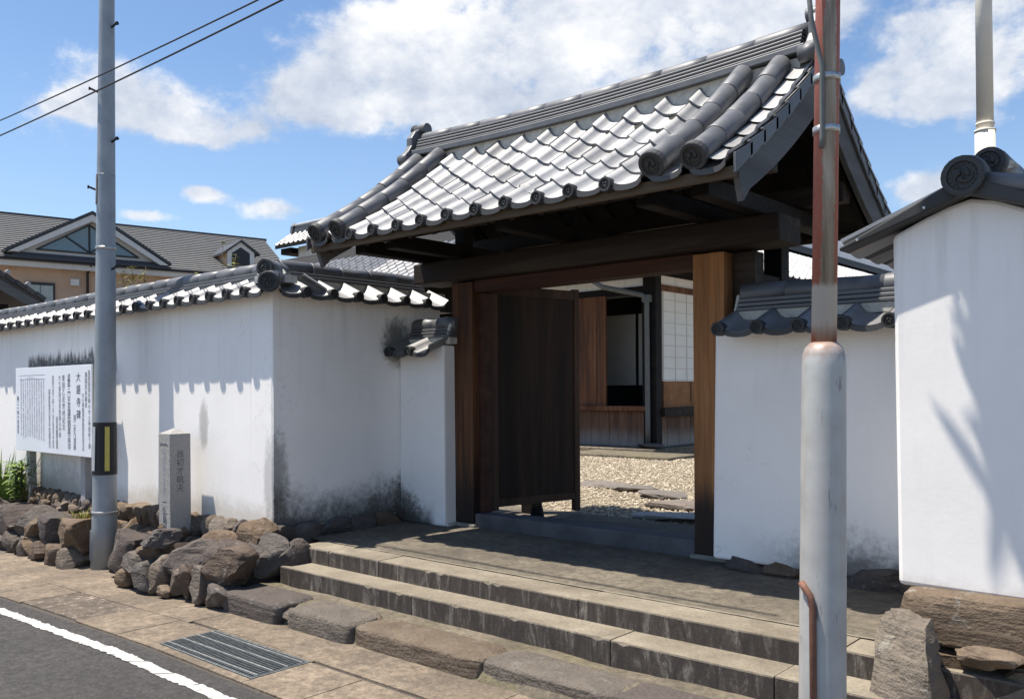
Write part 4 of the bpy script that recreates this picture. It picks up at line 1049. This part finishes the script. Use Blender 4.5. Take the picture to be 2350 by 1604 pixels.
# ================================================================== COURTYARD
def cz(y): return .375+max(0, min(.14, (y-6.9)*.028))
struct('courtyard', sheet(-20, 8, 6.9, 13.1, 40, 20, lambda x, y: cz(y)-.02), ground_mat('courtyard_earth', (.20, .17, .12), (.28, .24, .18), .4, (.4, .36, .28)))
def pebbles():
    rs = random.Random(4); bmv = [(0, 0, 1), (.9, 0, .1), (.28, .86, .1), (-.73, .53, .1), (-.73, -.53, .1), (.28, -.86, .1)]
    fs0 = [(0, 1, 2), (0, 2, 3), (0, 3, 4), (0, 4, 5), (0, 5, 1)]
    v = []; f = []
    for i in range(34000):
        y = 6.65+(11.9-6.65)*rs.random()**1.0; x = -9.3+6.9*rs.random()
        s = rs.uniform(.008, .024); a = rs.uniform(0, 6.28); ca, sa = math.cos(a), math.sin(a); e = rs.uniform(.55, 1); h = s*rs.uniform(.4, .8); o = len(v); z = cz(y)-.012
        tx, ty = rs.uniform(-.4, .4), rs.uniform(-.4, .4)
        for (p, q, w) in bmv:
            u, t = p*s, q*s*e; v.append((x+u*ca-t*sa, y+u*sa+t*ca, z+w*h+(u*tx+t*ty)*.4))
        f += [tuple(o+k for k in q) for q in fs0]
    me = bpy.data.meshes.new('gravel'); me.from_pydata(v, [], f); me.update()
    def fm(b):
        n = b.noise(b.pos(), 30, 2); vo = b.voro(b.pos(), 28, 'F1', 'Color'); t = b.xyz(vo)[0]
        return {'Base Color': b.ramp(t, [(0.0, (0.169, 0.13, 0.091)), (.35, (0.312, 0.2535, 0.182)), (.75, (0.429, 0.364, 0.2665)), (1, (0.585, 0.52, 0.416))])}
    me.materials.append(mat('pebble', fm, .85)); o = bpy.data.objects.new('gravel', me); COL.objects.link(o); o['kind'] = 'stuff'; o['label'] = 'pale beige gravel covering the courtyard behind the gate'; o['category'] = 'gravel'
pebbles()
M_STEPST = rock('slate_slab', (.17, .14, .12), (.27, .235, .205), .1)
desc = ['thin brown flagstone in the gravel closest to the house pavement', 'thin brown flagstone second from the house pavement', 'thin brown flagstone third from the house pavement',
        'flat flagstone fourth from the house pavement beside the gate shadow', 'large grey flagstone in the gate shadow just inside the sill']
for i, (x, y, sx, sy) in enumerate(((-6.21, 8.74, .62, .42), (-5.63, 8.62, .62, .42), (-5.10, 8.30, .62, .40), (-4.62, 7.78, .62, .42), (-4.25, 7.2, .9, .5))):
    o = rock_obj('stepping_stone', (x, y, cz(y)+.012), (sx, sy, .075), 800+i, M_STEPST if i < 4 else M_GRAN, None, 3, 4, .5, .06, rot=0); tag(o, desc[i], 'stepping stone', 'stepping stones crossing the gravel')

# ================================================================== MAIN HOUSE
mh = thing('main_house', 'timber house with white paper screens and tiled roofs seen through the gate', 'house', (-8.05, 12.9, .55))
HX, HY = -8.05, 12.9
part('plinth', G().box(-16, HX+.25, HY-.45, HY+16, .2, .575), M_LEDGE, mh, .02)
part('plinth_step', G().box(-8.95, -6.95, 11.55, 12.42, .2, .54), M_LEDGE, mh, .02)
part('dark_interior', G().box(-15.9, HX-.4, HY+2.4, HY+2.5, .575, 3.5), M_DARKWOOD, mh)
part('interior_floor', G().box(-15.9, HX-.08, HY+.08, HY+2.4, 1.15, 1.21), M_DARKWOOD, mh)
part('ceiling', G().box(-15.9, HX-.08, HY+.08, HY+8, 3.56, 3.60), M_DARKWOOD, mh)
x = -12.6; i = 0
while x < HX-.22:
    part('skirting_plank', G().box(x, x+.195, HY-.02-.004*(i % 2), HY+.02, .58, 1.20), M_SKIRT, mh, .004); x += .20; i += 1
y = HY+.16; i = 0
while y < HY+4:
    part('skirting_plank', G().box(HX-.02, HX+.02+.004*(i % 2), y, y+.195, .58, 1.10), M_SKIRT, mh, .004); y += .20; i += 1
part('sill', G().box(-12.6, HX-.10, HY-.10, HY+.08, 1.205, 1.29), M_HPLANK, mh, .006)
part('sill', G().box(HX-.08, HX+.12, HY+.12, HY+4, 1.105, 1.255), M_BEAM, mh, .006)
part('corner_post', G().box(HX-.20, HX+.06, HY-.06, HY+.13, .58, 3.75), M_DARKWOOD, mh, .006)
part('post', G().box(-8.50, -8.24, HY+.3, HY+.42, 1.21, 3.4), M_DARKWOOD, mh)
for i in range(14):
    x = -9.06-.205*(i+1); part('shutter_plank', G().box(x, x+.202, HY-.03-.003*(i % 2), HY+.015, 1.2905, 3.26), M_HPLANK, mh, .003)
for x0, x1 in ((-9.03, -8.51), (-8.48, -8.27), (-10.2, -9.1)):
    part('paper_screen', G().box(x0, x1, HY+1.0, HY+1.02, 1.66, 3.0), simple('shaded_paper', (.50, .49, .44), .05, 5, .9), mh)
part('head_rail', G().box(-12.6, HX-.20, HY-.03, HY+.1, 3.262, 3.375), M_DARKWOOD, mh)
part('frieze', G().box(-12.6, HX-.2, HY-.01, HY+.08, 3.376, 3.56), plaster('plaster_house'), mh)
part('frieze', G().box(HX-.08, HX+.01, HY+.13, HY+12, 3.40, 3.56), plaster('plaster_house'), mh)
part('head_rail', G().box(HX-.08, HX+.05, HY+.13, HY+12, 3.30, 3.399), M_HPLANK, mh)
for k in range(3):
    y0 = HY+.26+k*1.30
    scn = part('shoji_screen', G().box(HX-.03, HX-.005, y0, y0+1.26, 1.72, 3.298), M_PAPER, mh)
    for j in range(4): yy = y0+.02+j*.40; part('lattice_bar', G().box(HX-.0045, HX+.004, yy, yy+.012, 1.722, 3.297), M_LATT, scn)
    for j in range(8): zz = 1.74+j*.20; part('lattice_bar', G().box(HX-.0046, HX+.0025, y0, y0+1.26, zz, zz+.012), M_LATT, scn)
    part('lower_panel', G().box(HX-.03, HX+.012, y0, y0+1.26, 1.258, 1.715), M_WARM, scn)
    part('panel_batten', G().box(HX+.0125, HX+.024, y0+.92, y0+.95, 1.35, 1.71), M_HPLANK, scn)
part('wall', G().box(HX-.09, HX-.01, HY+4.2, HY+16, .58, 3.3), plaster('plaster_house'), mh)
part('upper_board', G().box(HX-.10, HX-.02, HY+.13, HY+16, 3.561, 4.15), M_DARKWOOD, mh)
part('upper_board', G().box(-16, HX-.15, HY+.02, HY+.1, 3.561, 4.15), M_DARKWOOD, mh)
# drainpipe with funnel
part('drainpipe', G().tube([(-8.70, 12.05, 3.62), (-8.70, 12.05, 3.40), (-8.60, 12.15, 3.32), (-8.18, 12.72, 3.20), (-8.13, 12.78, 3.12), (-8.13, 12.79, 1.0), (-8.13, 12.79, .62)], .045, 12)
     .tube([(-8.70, 12.05, 3.42), (-8.70, 12.05, 3.50), (-8.70, 12.05, 3.66)], [.05, .075, .10], 14).box(-8.20, -8.06, 12.73, 12.85, 3.08, 3.2), M_PIPEG, mh)
rock_obj('pipe_foot_stone', (-8.02, 12.72, .61), (.55, .34, .1), 830, M_ROCK2, mh, 3, 4, .7, .08)
# roof bodies: front slope (faces the gate) and side slope (faces right)
EZ, SL = 3.74, .56
def slope_body(p0, p1, up, run, m, name):
    p0, p1, up = Vector(p0), Vector(p1), Vector(up); t = Vector((0, 0, -.10)); u = up*run+Vector((0, 0, SL*run))
    g = G().hexa([p0+t, p1+t, p1+u+t, p0+u+t, p0, p1, p1+u, p0+u]); return part(name, g, m, mh)
EYF, EXR = 11.85, -7.02
s_front = part('roof_front', G().prism([(-30, EYF, EZ-.03), (EXR, EYF, EZ-.03), (EXR-3.2, EYF+3.2, EZ-.03+3.2*SL), (-30, EYF+3.2, EZ-.03+3.2*SL)], (0, 0, -.09)), M_DARKWOOD, mh)
s_side = part('roof_side', G().prism([(EXR, EYF, EZ-.03), (EXR, 34, EZ-.03), (EXR-3.2, 34, EZ-.03+3.2*SL), (EXR-3.2, EYF+3.2, EZ-.03+3.2*SL)], (0, 0, -.09)), M_DARKWOOD, mh)
ex = .235; PF = PITCH
gfar = G(); fv = [v.co.copy() for v in TMF.vertices]; ff = [tuple(p.vertices) for p in TMF.polygons]
cf = math.cos(math.atan(SL)); 
for r_ in range(11):
    d = r_*ex*cf
    for k in range(84):
        x = EXR-.05-(k+1)*PF
        if x > EXR-d-.1: continue
        mt = frame((x, EYF+d, EZ+d*SL+jit(.004)), (1, 0, 0), (0, 1, SL))
        if -15.6 < x < -12.0 and r_ < 8: part('roof_tile', TMF, None, s_front, mtx=mt)
        else: gfar.add([mt @ v for v in fv], ff)
    for k in range(80):
        y = EYF+.05+k*PF
        if y < EYF+d+.1: continue
        mt = frame((EXR-d, y, EZ+d*SL+jit(.004)), (0, 1, 0), (-1, 0, SL))
        if 14.2 < y < 21.8 and r_ < 7: part('roof_tile', TMF, None, s_side, mtx=mt)
        else: gfar.add([mt @ v for v in fv], ff)
ob = part('roof_tiles', gfar, M_FAR, mh); ob['kind'] = 'stuff'
roll_segments(mh, [(EXR-.0, EYF, EZ+.1), (EXR-2.6, EYF+2.6, EZ+2.6*SL+.1)], .09, .35, T_TILE2, 'hip_tile')
# upper storey behind the side slope: white wall, flashing courses, small boxed beam end
uw = plaster('plaster_house')
part('upper_wall', G().box(-11.5, EXR-2.55, 19, 40, EZ+2.3*SL, 6.2), uw, mh)
for k in range(4): part('flashing_course', G().box(EXR-2.54+.0, EXR-2.38-.04*k+.1, 18.6, 34, EZ+2.45*SL+.06*k, EZ+2.45*SL+.06*k+.045), T_DARK, mh)
# upper roof of that storey
def far_roof(parent, x0, x1, ye, ze, run, sl, rows, cols_m=M_FAR, name='roof'):
    d = part(name, G().prism([(x0, ye, ze-.03), (x1, ye, ze-.03), (x1, ye+run, ze-.03+run*sl), (x0, ye+run, ze-.03+run*sl)], (0, 0, -.12)), M_DARKWOOD, parent)
    cfx = math.cos(math.atan(sl)); 
    for r_ in range(rows):
        dd = r_*run/rows
        for k in range(int((x1-x0)/PITCH)):
            mt = frame((x0+k*PITCH, ye+dd, ze+dd*sl), (1, 0, 0), (0, 1, sl)) @ Matrix.Scale(run/rows/cfx/.25, 4, (0, 1, 0)); part('roof_tile', TMF, None, d, mtx=mt)
    return d
# white storehouse up the yard on the left
sh = thing('storehouse', 'tall white plastered storehouse with tiled ridge rising behind the gate roof', 'house', (-23, 18.5, 0))
part('wall', G().box(-25.3, -15.5, 17.7, 19.2, 0, 6.55), uw, sh)
far_roof(sh, -25.95, -19.0, 17.2, 6.62, .80, .72, 4)
part('back_roof', G().prism([(-25.95, 18.0, 7.17), (-15, 18.0, 7.17), (-15, 19.6, 6.4), (-25.95, 19.6, 6.4)], (0, 0, -.1)), T_DARK, sh)
for k in range(3): part('ridge_course', G().box(-25.8, -15.2, 17.86+.03*k, 18.14-.03*k, 7.12+.07*k, 7.17+.07*k), T_TILE2, sh)
part('ridge_cap', G().tube([(-25.85, 18.0, 7.38), (-15, 18.0, 7.38)], .075, 12), T_TILE, sh)
part('ridge_end_tile', G().prism([(-26.0, 17.82, 7.05), (-26.0, 18.18, 7.05), (-26.0, 18.14, 7.36), (-26.0, 18.0, 7.5), (-26.0, 17.86, 7.36)], (.14, 0, 0)), T_TILE2, sh, .02)
part('lean_to_roof', G().prism([(-22.5, 15.4, 4.35), (-15.8, 15.4, 5.15), (-15.8, 17.95, 6.0), (-22.5, 17.95, 5.2)], (0, 0, -.14)), T_DARK, sh)
part('lean_to_ridge', G().tube([(-22.4, 15.3, 4.45), (-15.9, 15.3, 5.22)], .10, 10), T_TILE, sh)
part('eave_bracket', G().box(-25.9, -25.3, 17.4, 19.0, 6.30, 6.50), M_DARKWOOD, sh)
part('drainpipe', G().tube([(-25.42, 17.95, 6.2), (-25.42, 17.95, 3.0)], .05, 8), M_PIPEG, sh)

# ================================================================== BEIGE HOUSE (far left)
A11 = R(11); U = Vector((math.sin(A11), math.cos(A11), 0)); NN = Vector((U.y, -U.x, 0)); P0 = Vector((-31.926, 11.885, 0))
def H(t, z, off=0): return P0+U*t+NN*off+Vector((0, 0, z))
bh = thing('beige_house', 'large beige rendered house with grey slate roof and glazed front gable', 'house', tuple(P0))
M_BEIGE = simple('beige_render', (0.48, 0.33, 0.228), .06, 2.5, .85, bump=.2)
M_SLATE = simple('grey_slate', (0.2063, 0.1975, 0.185), .12, 6, .7)
M_SLATED = simple('dark_slate', (.05, .053, .062), .15, 8, .6)
M_TRIM = simple('white_trim', (.62, .60, .57), .05, 5, .6)
M_BFRAME = simple('black_window_frame', (.02, .02, .023), .1, 9, .4)
def glassm():
    def f(b): return {'Base Color': (.10, .16, .19, 1)}
    return mat('window_glass', f, .06, .0, .9)
M_GLASS = glassm()
def hbox(t0, t1, z0, z1, o0, o1): return G().hexa([H(t0, z0, o1), H(t1, z0, o1), H(t1, z0, o0), H(t0, z0, o0), H(t0, z1, o1), H(t1, z1, o1), H(t1, z1, o0), H(t0, z1, o0)])
part('wall', hbox(-14, 8.6, -.5, 6.02, -10, 0), M_BEIGE, bh)
part('cornice', hbox(-14.3, 8.9, 5.86, 6.05, 0.001, .35), M_TRIM, bh)
part('gutter', hbox(-14.3, 8.9, 6.051, 6.14, .28, .46), M_BFRAME, bh)
# main roof in courses
nR = 22
for i in range(nR):
    a = i/nR; c = (i+1)/nR
    def rz(q): return 6.08+q*2.45
    def ro(q): return .42-q*5.6
    tE = 9.0-.0*a; t1a = 9.1+.9*a; t1c = 9.1+.9*c
    g = G().hexa([H(-14.3, rz(a)-.05, ro(a)), H(t1a, rz(a)-.05, ro(a)), H(t1c, rz(c)-.05, ro(c)), H(-14.3, rz(c)-.05, ro(c)), H(-14.3, rz(a)+.055, ro(a)), H(t1a, rz(a)+.055, ro(a)), H(t1c, rz(c)+.004, ro(c)), H(-14.3, rz(c)+.004, ro(c))])
    part('slate_course', g, M_SLATE, bh)
part('ridge', hbox(-14.3, 10.1, 8.50, 8.62, -5.4, -5.15), M_SLATED, bh)
part('back_roof', G().hexa([H(-14.3, 8.4, -5.2), H(10.0, 8.4, -5.2), H(9.1, 6, -10.6), H(-14.3, 6, -10.6), H(-14.3, 8.52, -5.2), H(10.0, 8.52, -5.2), H(9.1, 6.1, -10.6), H(-14.3, 6.1, -10.6)]), M_SLATED, bh)
# glazed gable
ga, gl, gr_, gz0, gza = 1.46, -1.12, 4.04, 6.30, 7.80
gb = part('front_gable', G().prism([H(gl+.2, gz0, .30), H(gr_-.2, gz0-.06, .30), H(ga, gza-.12, .30)], -NN*3.5), M_TRIM, bh)
for (e, zz) in ((gl, gz0), (gr_, gz0-.08)):
    d = 1 if e < ga else -1
    part('gable_fascia', G().prism([H(e, zz, .62), H(e+.30*d, zz, .62), H(ga, gza-.24, .62), H(ga, gza, .62)], -NN*.4), M_TRIM, gb)
    part('gable_roof', G().prism([H(e-.06*d, zz+.0, .66), H(ga, gza+.02, .66), H(ga, gza+.12, .66), H(e-.10*d, zz+.08, .66)], -NN*4.0), M_SLATED, gb)
for pts in ([(-.21, 6.48), (.62, 6.97), (1.36, 6.49)], [(.68, 7.0), (1.38, 7.42), (1.38, 6.55)], [(1.45, 7.42), (2.13, 7.0), (1.45, 6.55)], [(2.2, 6.96), (3.02, 6.47), (1.5, 6.49)]):
    part('pane', G().prism([H(t, z, .335) for t, z in pts], -NN*.02), M_GLASS, gb)
for a, c in (((1.415, 6.45), (1.415, 7.46)), ((1.40, 6.50), (.64, 7.0)), ((1.43, 6.50), (2.17, 6.98)), ((-.25, 6.47), (3.06, 6.46)), ((-.22, 6.47), (1.415, 7.46)), ((1.415, 7.46), (3.04, 6.46))):
    part('glazing_bar', G().bar(H(a[0], a[1], .345), H(c[0], c[1], .345), .05, .05, up=NN), M_BFRAME, gb)
for k in range(3): part('apron_course', hbox(gl+.4-.25*k, gr_-.35+.22*k, 6.33-.075*k-.07, 6.33-.075*k, .31, .40+.10*k), M_SLATED, gb)
# small dormer
dm = part('dormer', G().prism([H(6.62, 6.55, -.55), H(7.72, 6.60, -.55), H(7.72, 7.17, -.55), H(7.17, 7.55, -.55), H(6.62, 7.12, -.55)], -NN*2.4), M_TRIM, bh)
part('pane', G().prism([H(6.80, 6.58, -.535), H(7.53, 6.62, -.535), H(7.53, 7.12, -.535), H(7.17, 7.34, -.535), H(6.80, 7.08, -.535)], -NN*.012), M_BFRAME, dm)
for e, zz in ((6.42, 7.0), (7.92, 7.06)): part('dormer_roof', G().prism([H(e, zz, -.45), H(7.17, 7.56, -.45), H(7.17, 7.64, -.45), H(e, zz+.08, -.45)], -NN*2.6), M_SLATED, dm)
part('dormer_cheek', G().prism([H(6.61, 6.50, -.56), H(6.61, 7.1, -.56), H(6.61, 7.1, -2.5)], -U*.02), M_BEIGE, dm)
# windows, vents, downpipe
for t0 in (-.55, 2.55, 5.2):
    wn = part('window', hbox(t0, t0+.92, 4.45, 5.38, .002, .06), M_BFRAME, bh)
    for k in range(2): part('pane', hbox(t0+.07+.40*k, t0+.45+.40*k, 4.52, 5.28, .061, .065), simple('curtained_glass', (.33, .36, .34), .1, 6, .15), wn)
part('vent_box', hbox(.85, 1.12, 5.33, 5.56, .002, .14), M_TRIM, bh)
for t in (-.95, .62): part('vent_cap', hbox(t, t+.12, 5.78, 5.85, .002, .1), M_BEIGE, bh)
part('downpipe', G().tube([H(1.45, 6.05, .36), H(1.45, 5.95, .25), H(1.40, 5.80, .08), H(1.40, 3, .08)], .045, 8), M_BFRAME, bh)
# small dark tiled gate roof at far left
dg_ = thing('small_tiled_roof', 'dark tiled gable roof peeking over the wall in front of the beige house', 'roof', (-21.6, 6, 0))
M_DT = tile_mat('old_dark_tile', (.07, .068, .07), .6, .2)
a = Vector((-21.0, 6.0, 4.70)); e = Vector((-21.0, 7.85, 3.68)); back = Vector((-3.2, 0, 0)); dz = Vector((0, 0, -.08))
part('roof_slab', G().hexa([a+dz, e+dz, e+back+dz, a+back+dz, a, e, e+back, a+back]), M_DT, dg_)
am = Vector((-21.0, 4.15, 3.68))
part('roof_slab', G().hexa([am+dz, a+dz, a+back+dz, am+back+dz, am, a, a+back, am+back]), M_DT, dg_)
for p, q in ((a, e), (a, am)):
    for k in range(9):
        u, w = p.lerp(q, k/9.0)+Vector((.02, 0, .05)), p.lerp(q, (k+1)/9.0)+Vector((.02, 0, .02))
        part('verge_tile', G().bar(u, w, .10, .09), M_DT, dg_)
        if k % 2: part('verge_disc', G().tube([u+Vector((-.05, .05, .07)), u+Vector((.08, .05, .07))], .045, 10), M_FAR, dg_)
    part('fascia', G().bar(p+Vector((.01, 0, -.22)), q+Vector((.01, 0, -.22)), .05, .20), M_BARGE, dg_)
part('wall', G().box(-24, -21.6, 4.6, 7.3, 0, 3.6), M_DARKWOOD, dg_)

# ================================================================== PLANTS
def leaf_card(g, p, d, L, w, n, droop=.3):
    """narrow curved blade of n segments"""
    d = Vector(d).normalized(); sd = d.cross(Vector((0, 0, 1)))
    sd = sd.normalized() if sd.length > 1e-3 else Vector((1, 0, 0)); p = Vector(p); vs = []
    for i in range(n+1):
        t = i/n; c = p+d*L*t-Vector((0, 0, 1))*droop*L*t*t; ww = w*(1-t)**.7*(.55+.9*t if t < .5 else 1); vs += [c-sd*ww/2, c+sd*ww/2+Vector((0, 0, w*.12))]
    g.add(vs, [(2*i, 2*i+1, 2*i+3, 2*i+2) for i in range(n)], True)
def grass(name, lab, x, y, z, n, h, m, seed, spread=.12, w=.016):
    rs = random.Random(seed); t = thing(name, lab, 'plant', (x, y, z))
    for k in range(3):
        g = G()
        for i in range(n//3):
            a = rs.uniform(0, 6.28); r_ = spread*rs.random(); tilt = rs.uniform(.1, .65)
            leaf_card(g, (x+r_*math.cos(a), y+r_*math.sin(a), z), (math.cos(a)*tilt, math.sin(a)*tilt, 1), h*rs.uniform(.6, 1.1), w*rs.uniform(.7, 1.3), 5, rs.uniform(.1, .6))
        part('blades', g, m, t)
grass('grass_clump', 'tall green grass clump at the far end of the notice board', -11.35, 3.74, .26, 260, .85, M_GRASS, 1, .30, .026)
grass('grass_tuft', 'short yellow-green grass tuft beside the pole in front of the board post', -9.12, 3.76, .27, 120, .20, M_LEAFY, 2, .16, .012)
grass('grass_tuft', 'small green grass tuft right of the steel utility pole', -8.28, 3.86, .18, 60, .16, M_GRASS, 3, .09, .010)
def sapling(name, lab, x, y, z, h, n, m, seed, leafL=.13, leafw=.045, stems=3, lean=.12):
    rs = random.Random(seed); t = thing(name, lab, 'plant', (x, y, z)); gl_ = G()
    for s in range(stems):
        a = rs.uniform(0, 6.28); tip = Vector((x+lean*h*math.cos(a)*rs.uniform(.3, 1), y+lean*h*math.sin(a), z+h*rs.uniform(.75, 1))); b0 = Vector((x+.03*math.cos(a), y+.03*math.sin(a), z))
        mid = b0.lerp(tip, .5)+Vector((rs.uniform(-.02, .02), rs.uniform(-.02, .02), 0))
        part('stem', G().tube([b0, mid, tip], [.008, .006, .003], 6), M_BARK, t)
        for i in range(n):
            q = rs.uniform(.22, 1); p = b0.lerp(mid, q*2) if q < .5 else mid.lerp(tip, q*2-1); b2 = rs.uniform(0, 6.28)
            leaf_card(gl_, p, (math.cos(b2), math.sin(b2), rs.uniform(.1, .9)), leafL*rs.uniform(.6, 1.15), leafw*rs.uniform(.7, 1.2), 4, rs.uniform(.2, .6))
    part('leaves', gl_, m, t)
sapling('sapling', 'young broad-leaved sapling in the planter below the notice board', -10.70, 3.68, .27, .56, 34, M_GRASS, 11, .19, .055, 4)
for i, (x, h, n, lab) in enumerate(((-13.7, 1.45, 60, 'bushy green shrub showing over the wall right of the utility pole'), (-12.6, 1.0, 20, 'thin leafy shoot just right of the bushy shrub over the wall'), (-11.9, 1.2, 24, 'sparse tall shoots over the wall below the slate roof'), (-11.1, 1.45, 22, 'sparse leafy shoots over the wall in front of the small dormer'))):
    sapling('shrub', lab, x, 6.5, 2.25 if i else 2.2, h, n, M_LEAFY, 20+i, .10, .045, 5 if i == 0 else 4, .16)
# added out-of-view tree, its leaves clipped to shade the right of the gable wall
tr = thing('added_shade_tree', 'added unseen leafy tree standing in for the unknown shade on the gable wall', 'tree', (.9, 5.6, 0))
part('trunk', G().tube([(.9, 5.6, 0), (.86, 5.5, 1.5), (.6, 5.1, 3.2), (.1, 4.7, 4.3), (-.5, 4.2, 4.6), (-1.35, 3.7, 4.5)], [.17, .14, .11, .075, .045, .015], 12), M_BARK, tr)
rs = random.Random(31); g = G()
for i in range(3600):
    c = rs.choices(weights=(5, 5, 5, 5, 5, 2, 1), population=[(-1.15, 3.86, 4.25, .18, .16, .2), (-1.3, 3.72, 4.25, .18, .16, .2), (-1.45, 3.58, 4.28, .18, .14, .2), (-1.0, 3.66, 4.3, .25, .2, .25), (-1.2, 3.5, 4.3, .25, .2, .25), (-.7, 3.9, 4.4, .4, .3, .3), (.2, 4.6, 4.6, .8, .7, .6)])[0]
    p = Vector((c[0]+rs.gauss(0, c[3]*.6), c[1]+rs.gauss(0, c[4]*.6), c[2]+rs.gauss(0, c[5]*.5))); a = rs.uniform(0, 6.28)
    p.x += -.08
    if p.x < -1.60+(p.y-3.816)*1.3 or p.z < 3.75: continue
    leaf_card(g, p, (math.cos(a), math.sin(a), rs.uniform(-.5, .3)), rs.uniform(.10, .2), rs.uniform(.05, .09), 3, .3)
for i in range(9):
    a = rs.uniform(0, 6.28); leaf_card(g, (-1.68+rs.gauss(0, .05), 3.78+rs.gauss(0, .05), 4.75+rs.gauss(0, .12)), (-.2+.2*math.cos(a), .2*math.sin(a), -.8), rs.uniform(.3, .5), .05, 5, .2)
part('crown', g, M_LEAF, tr)
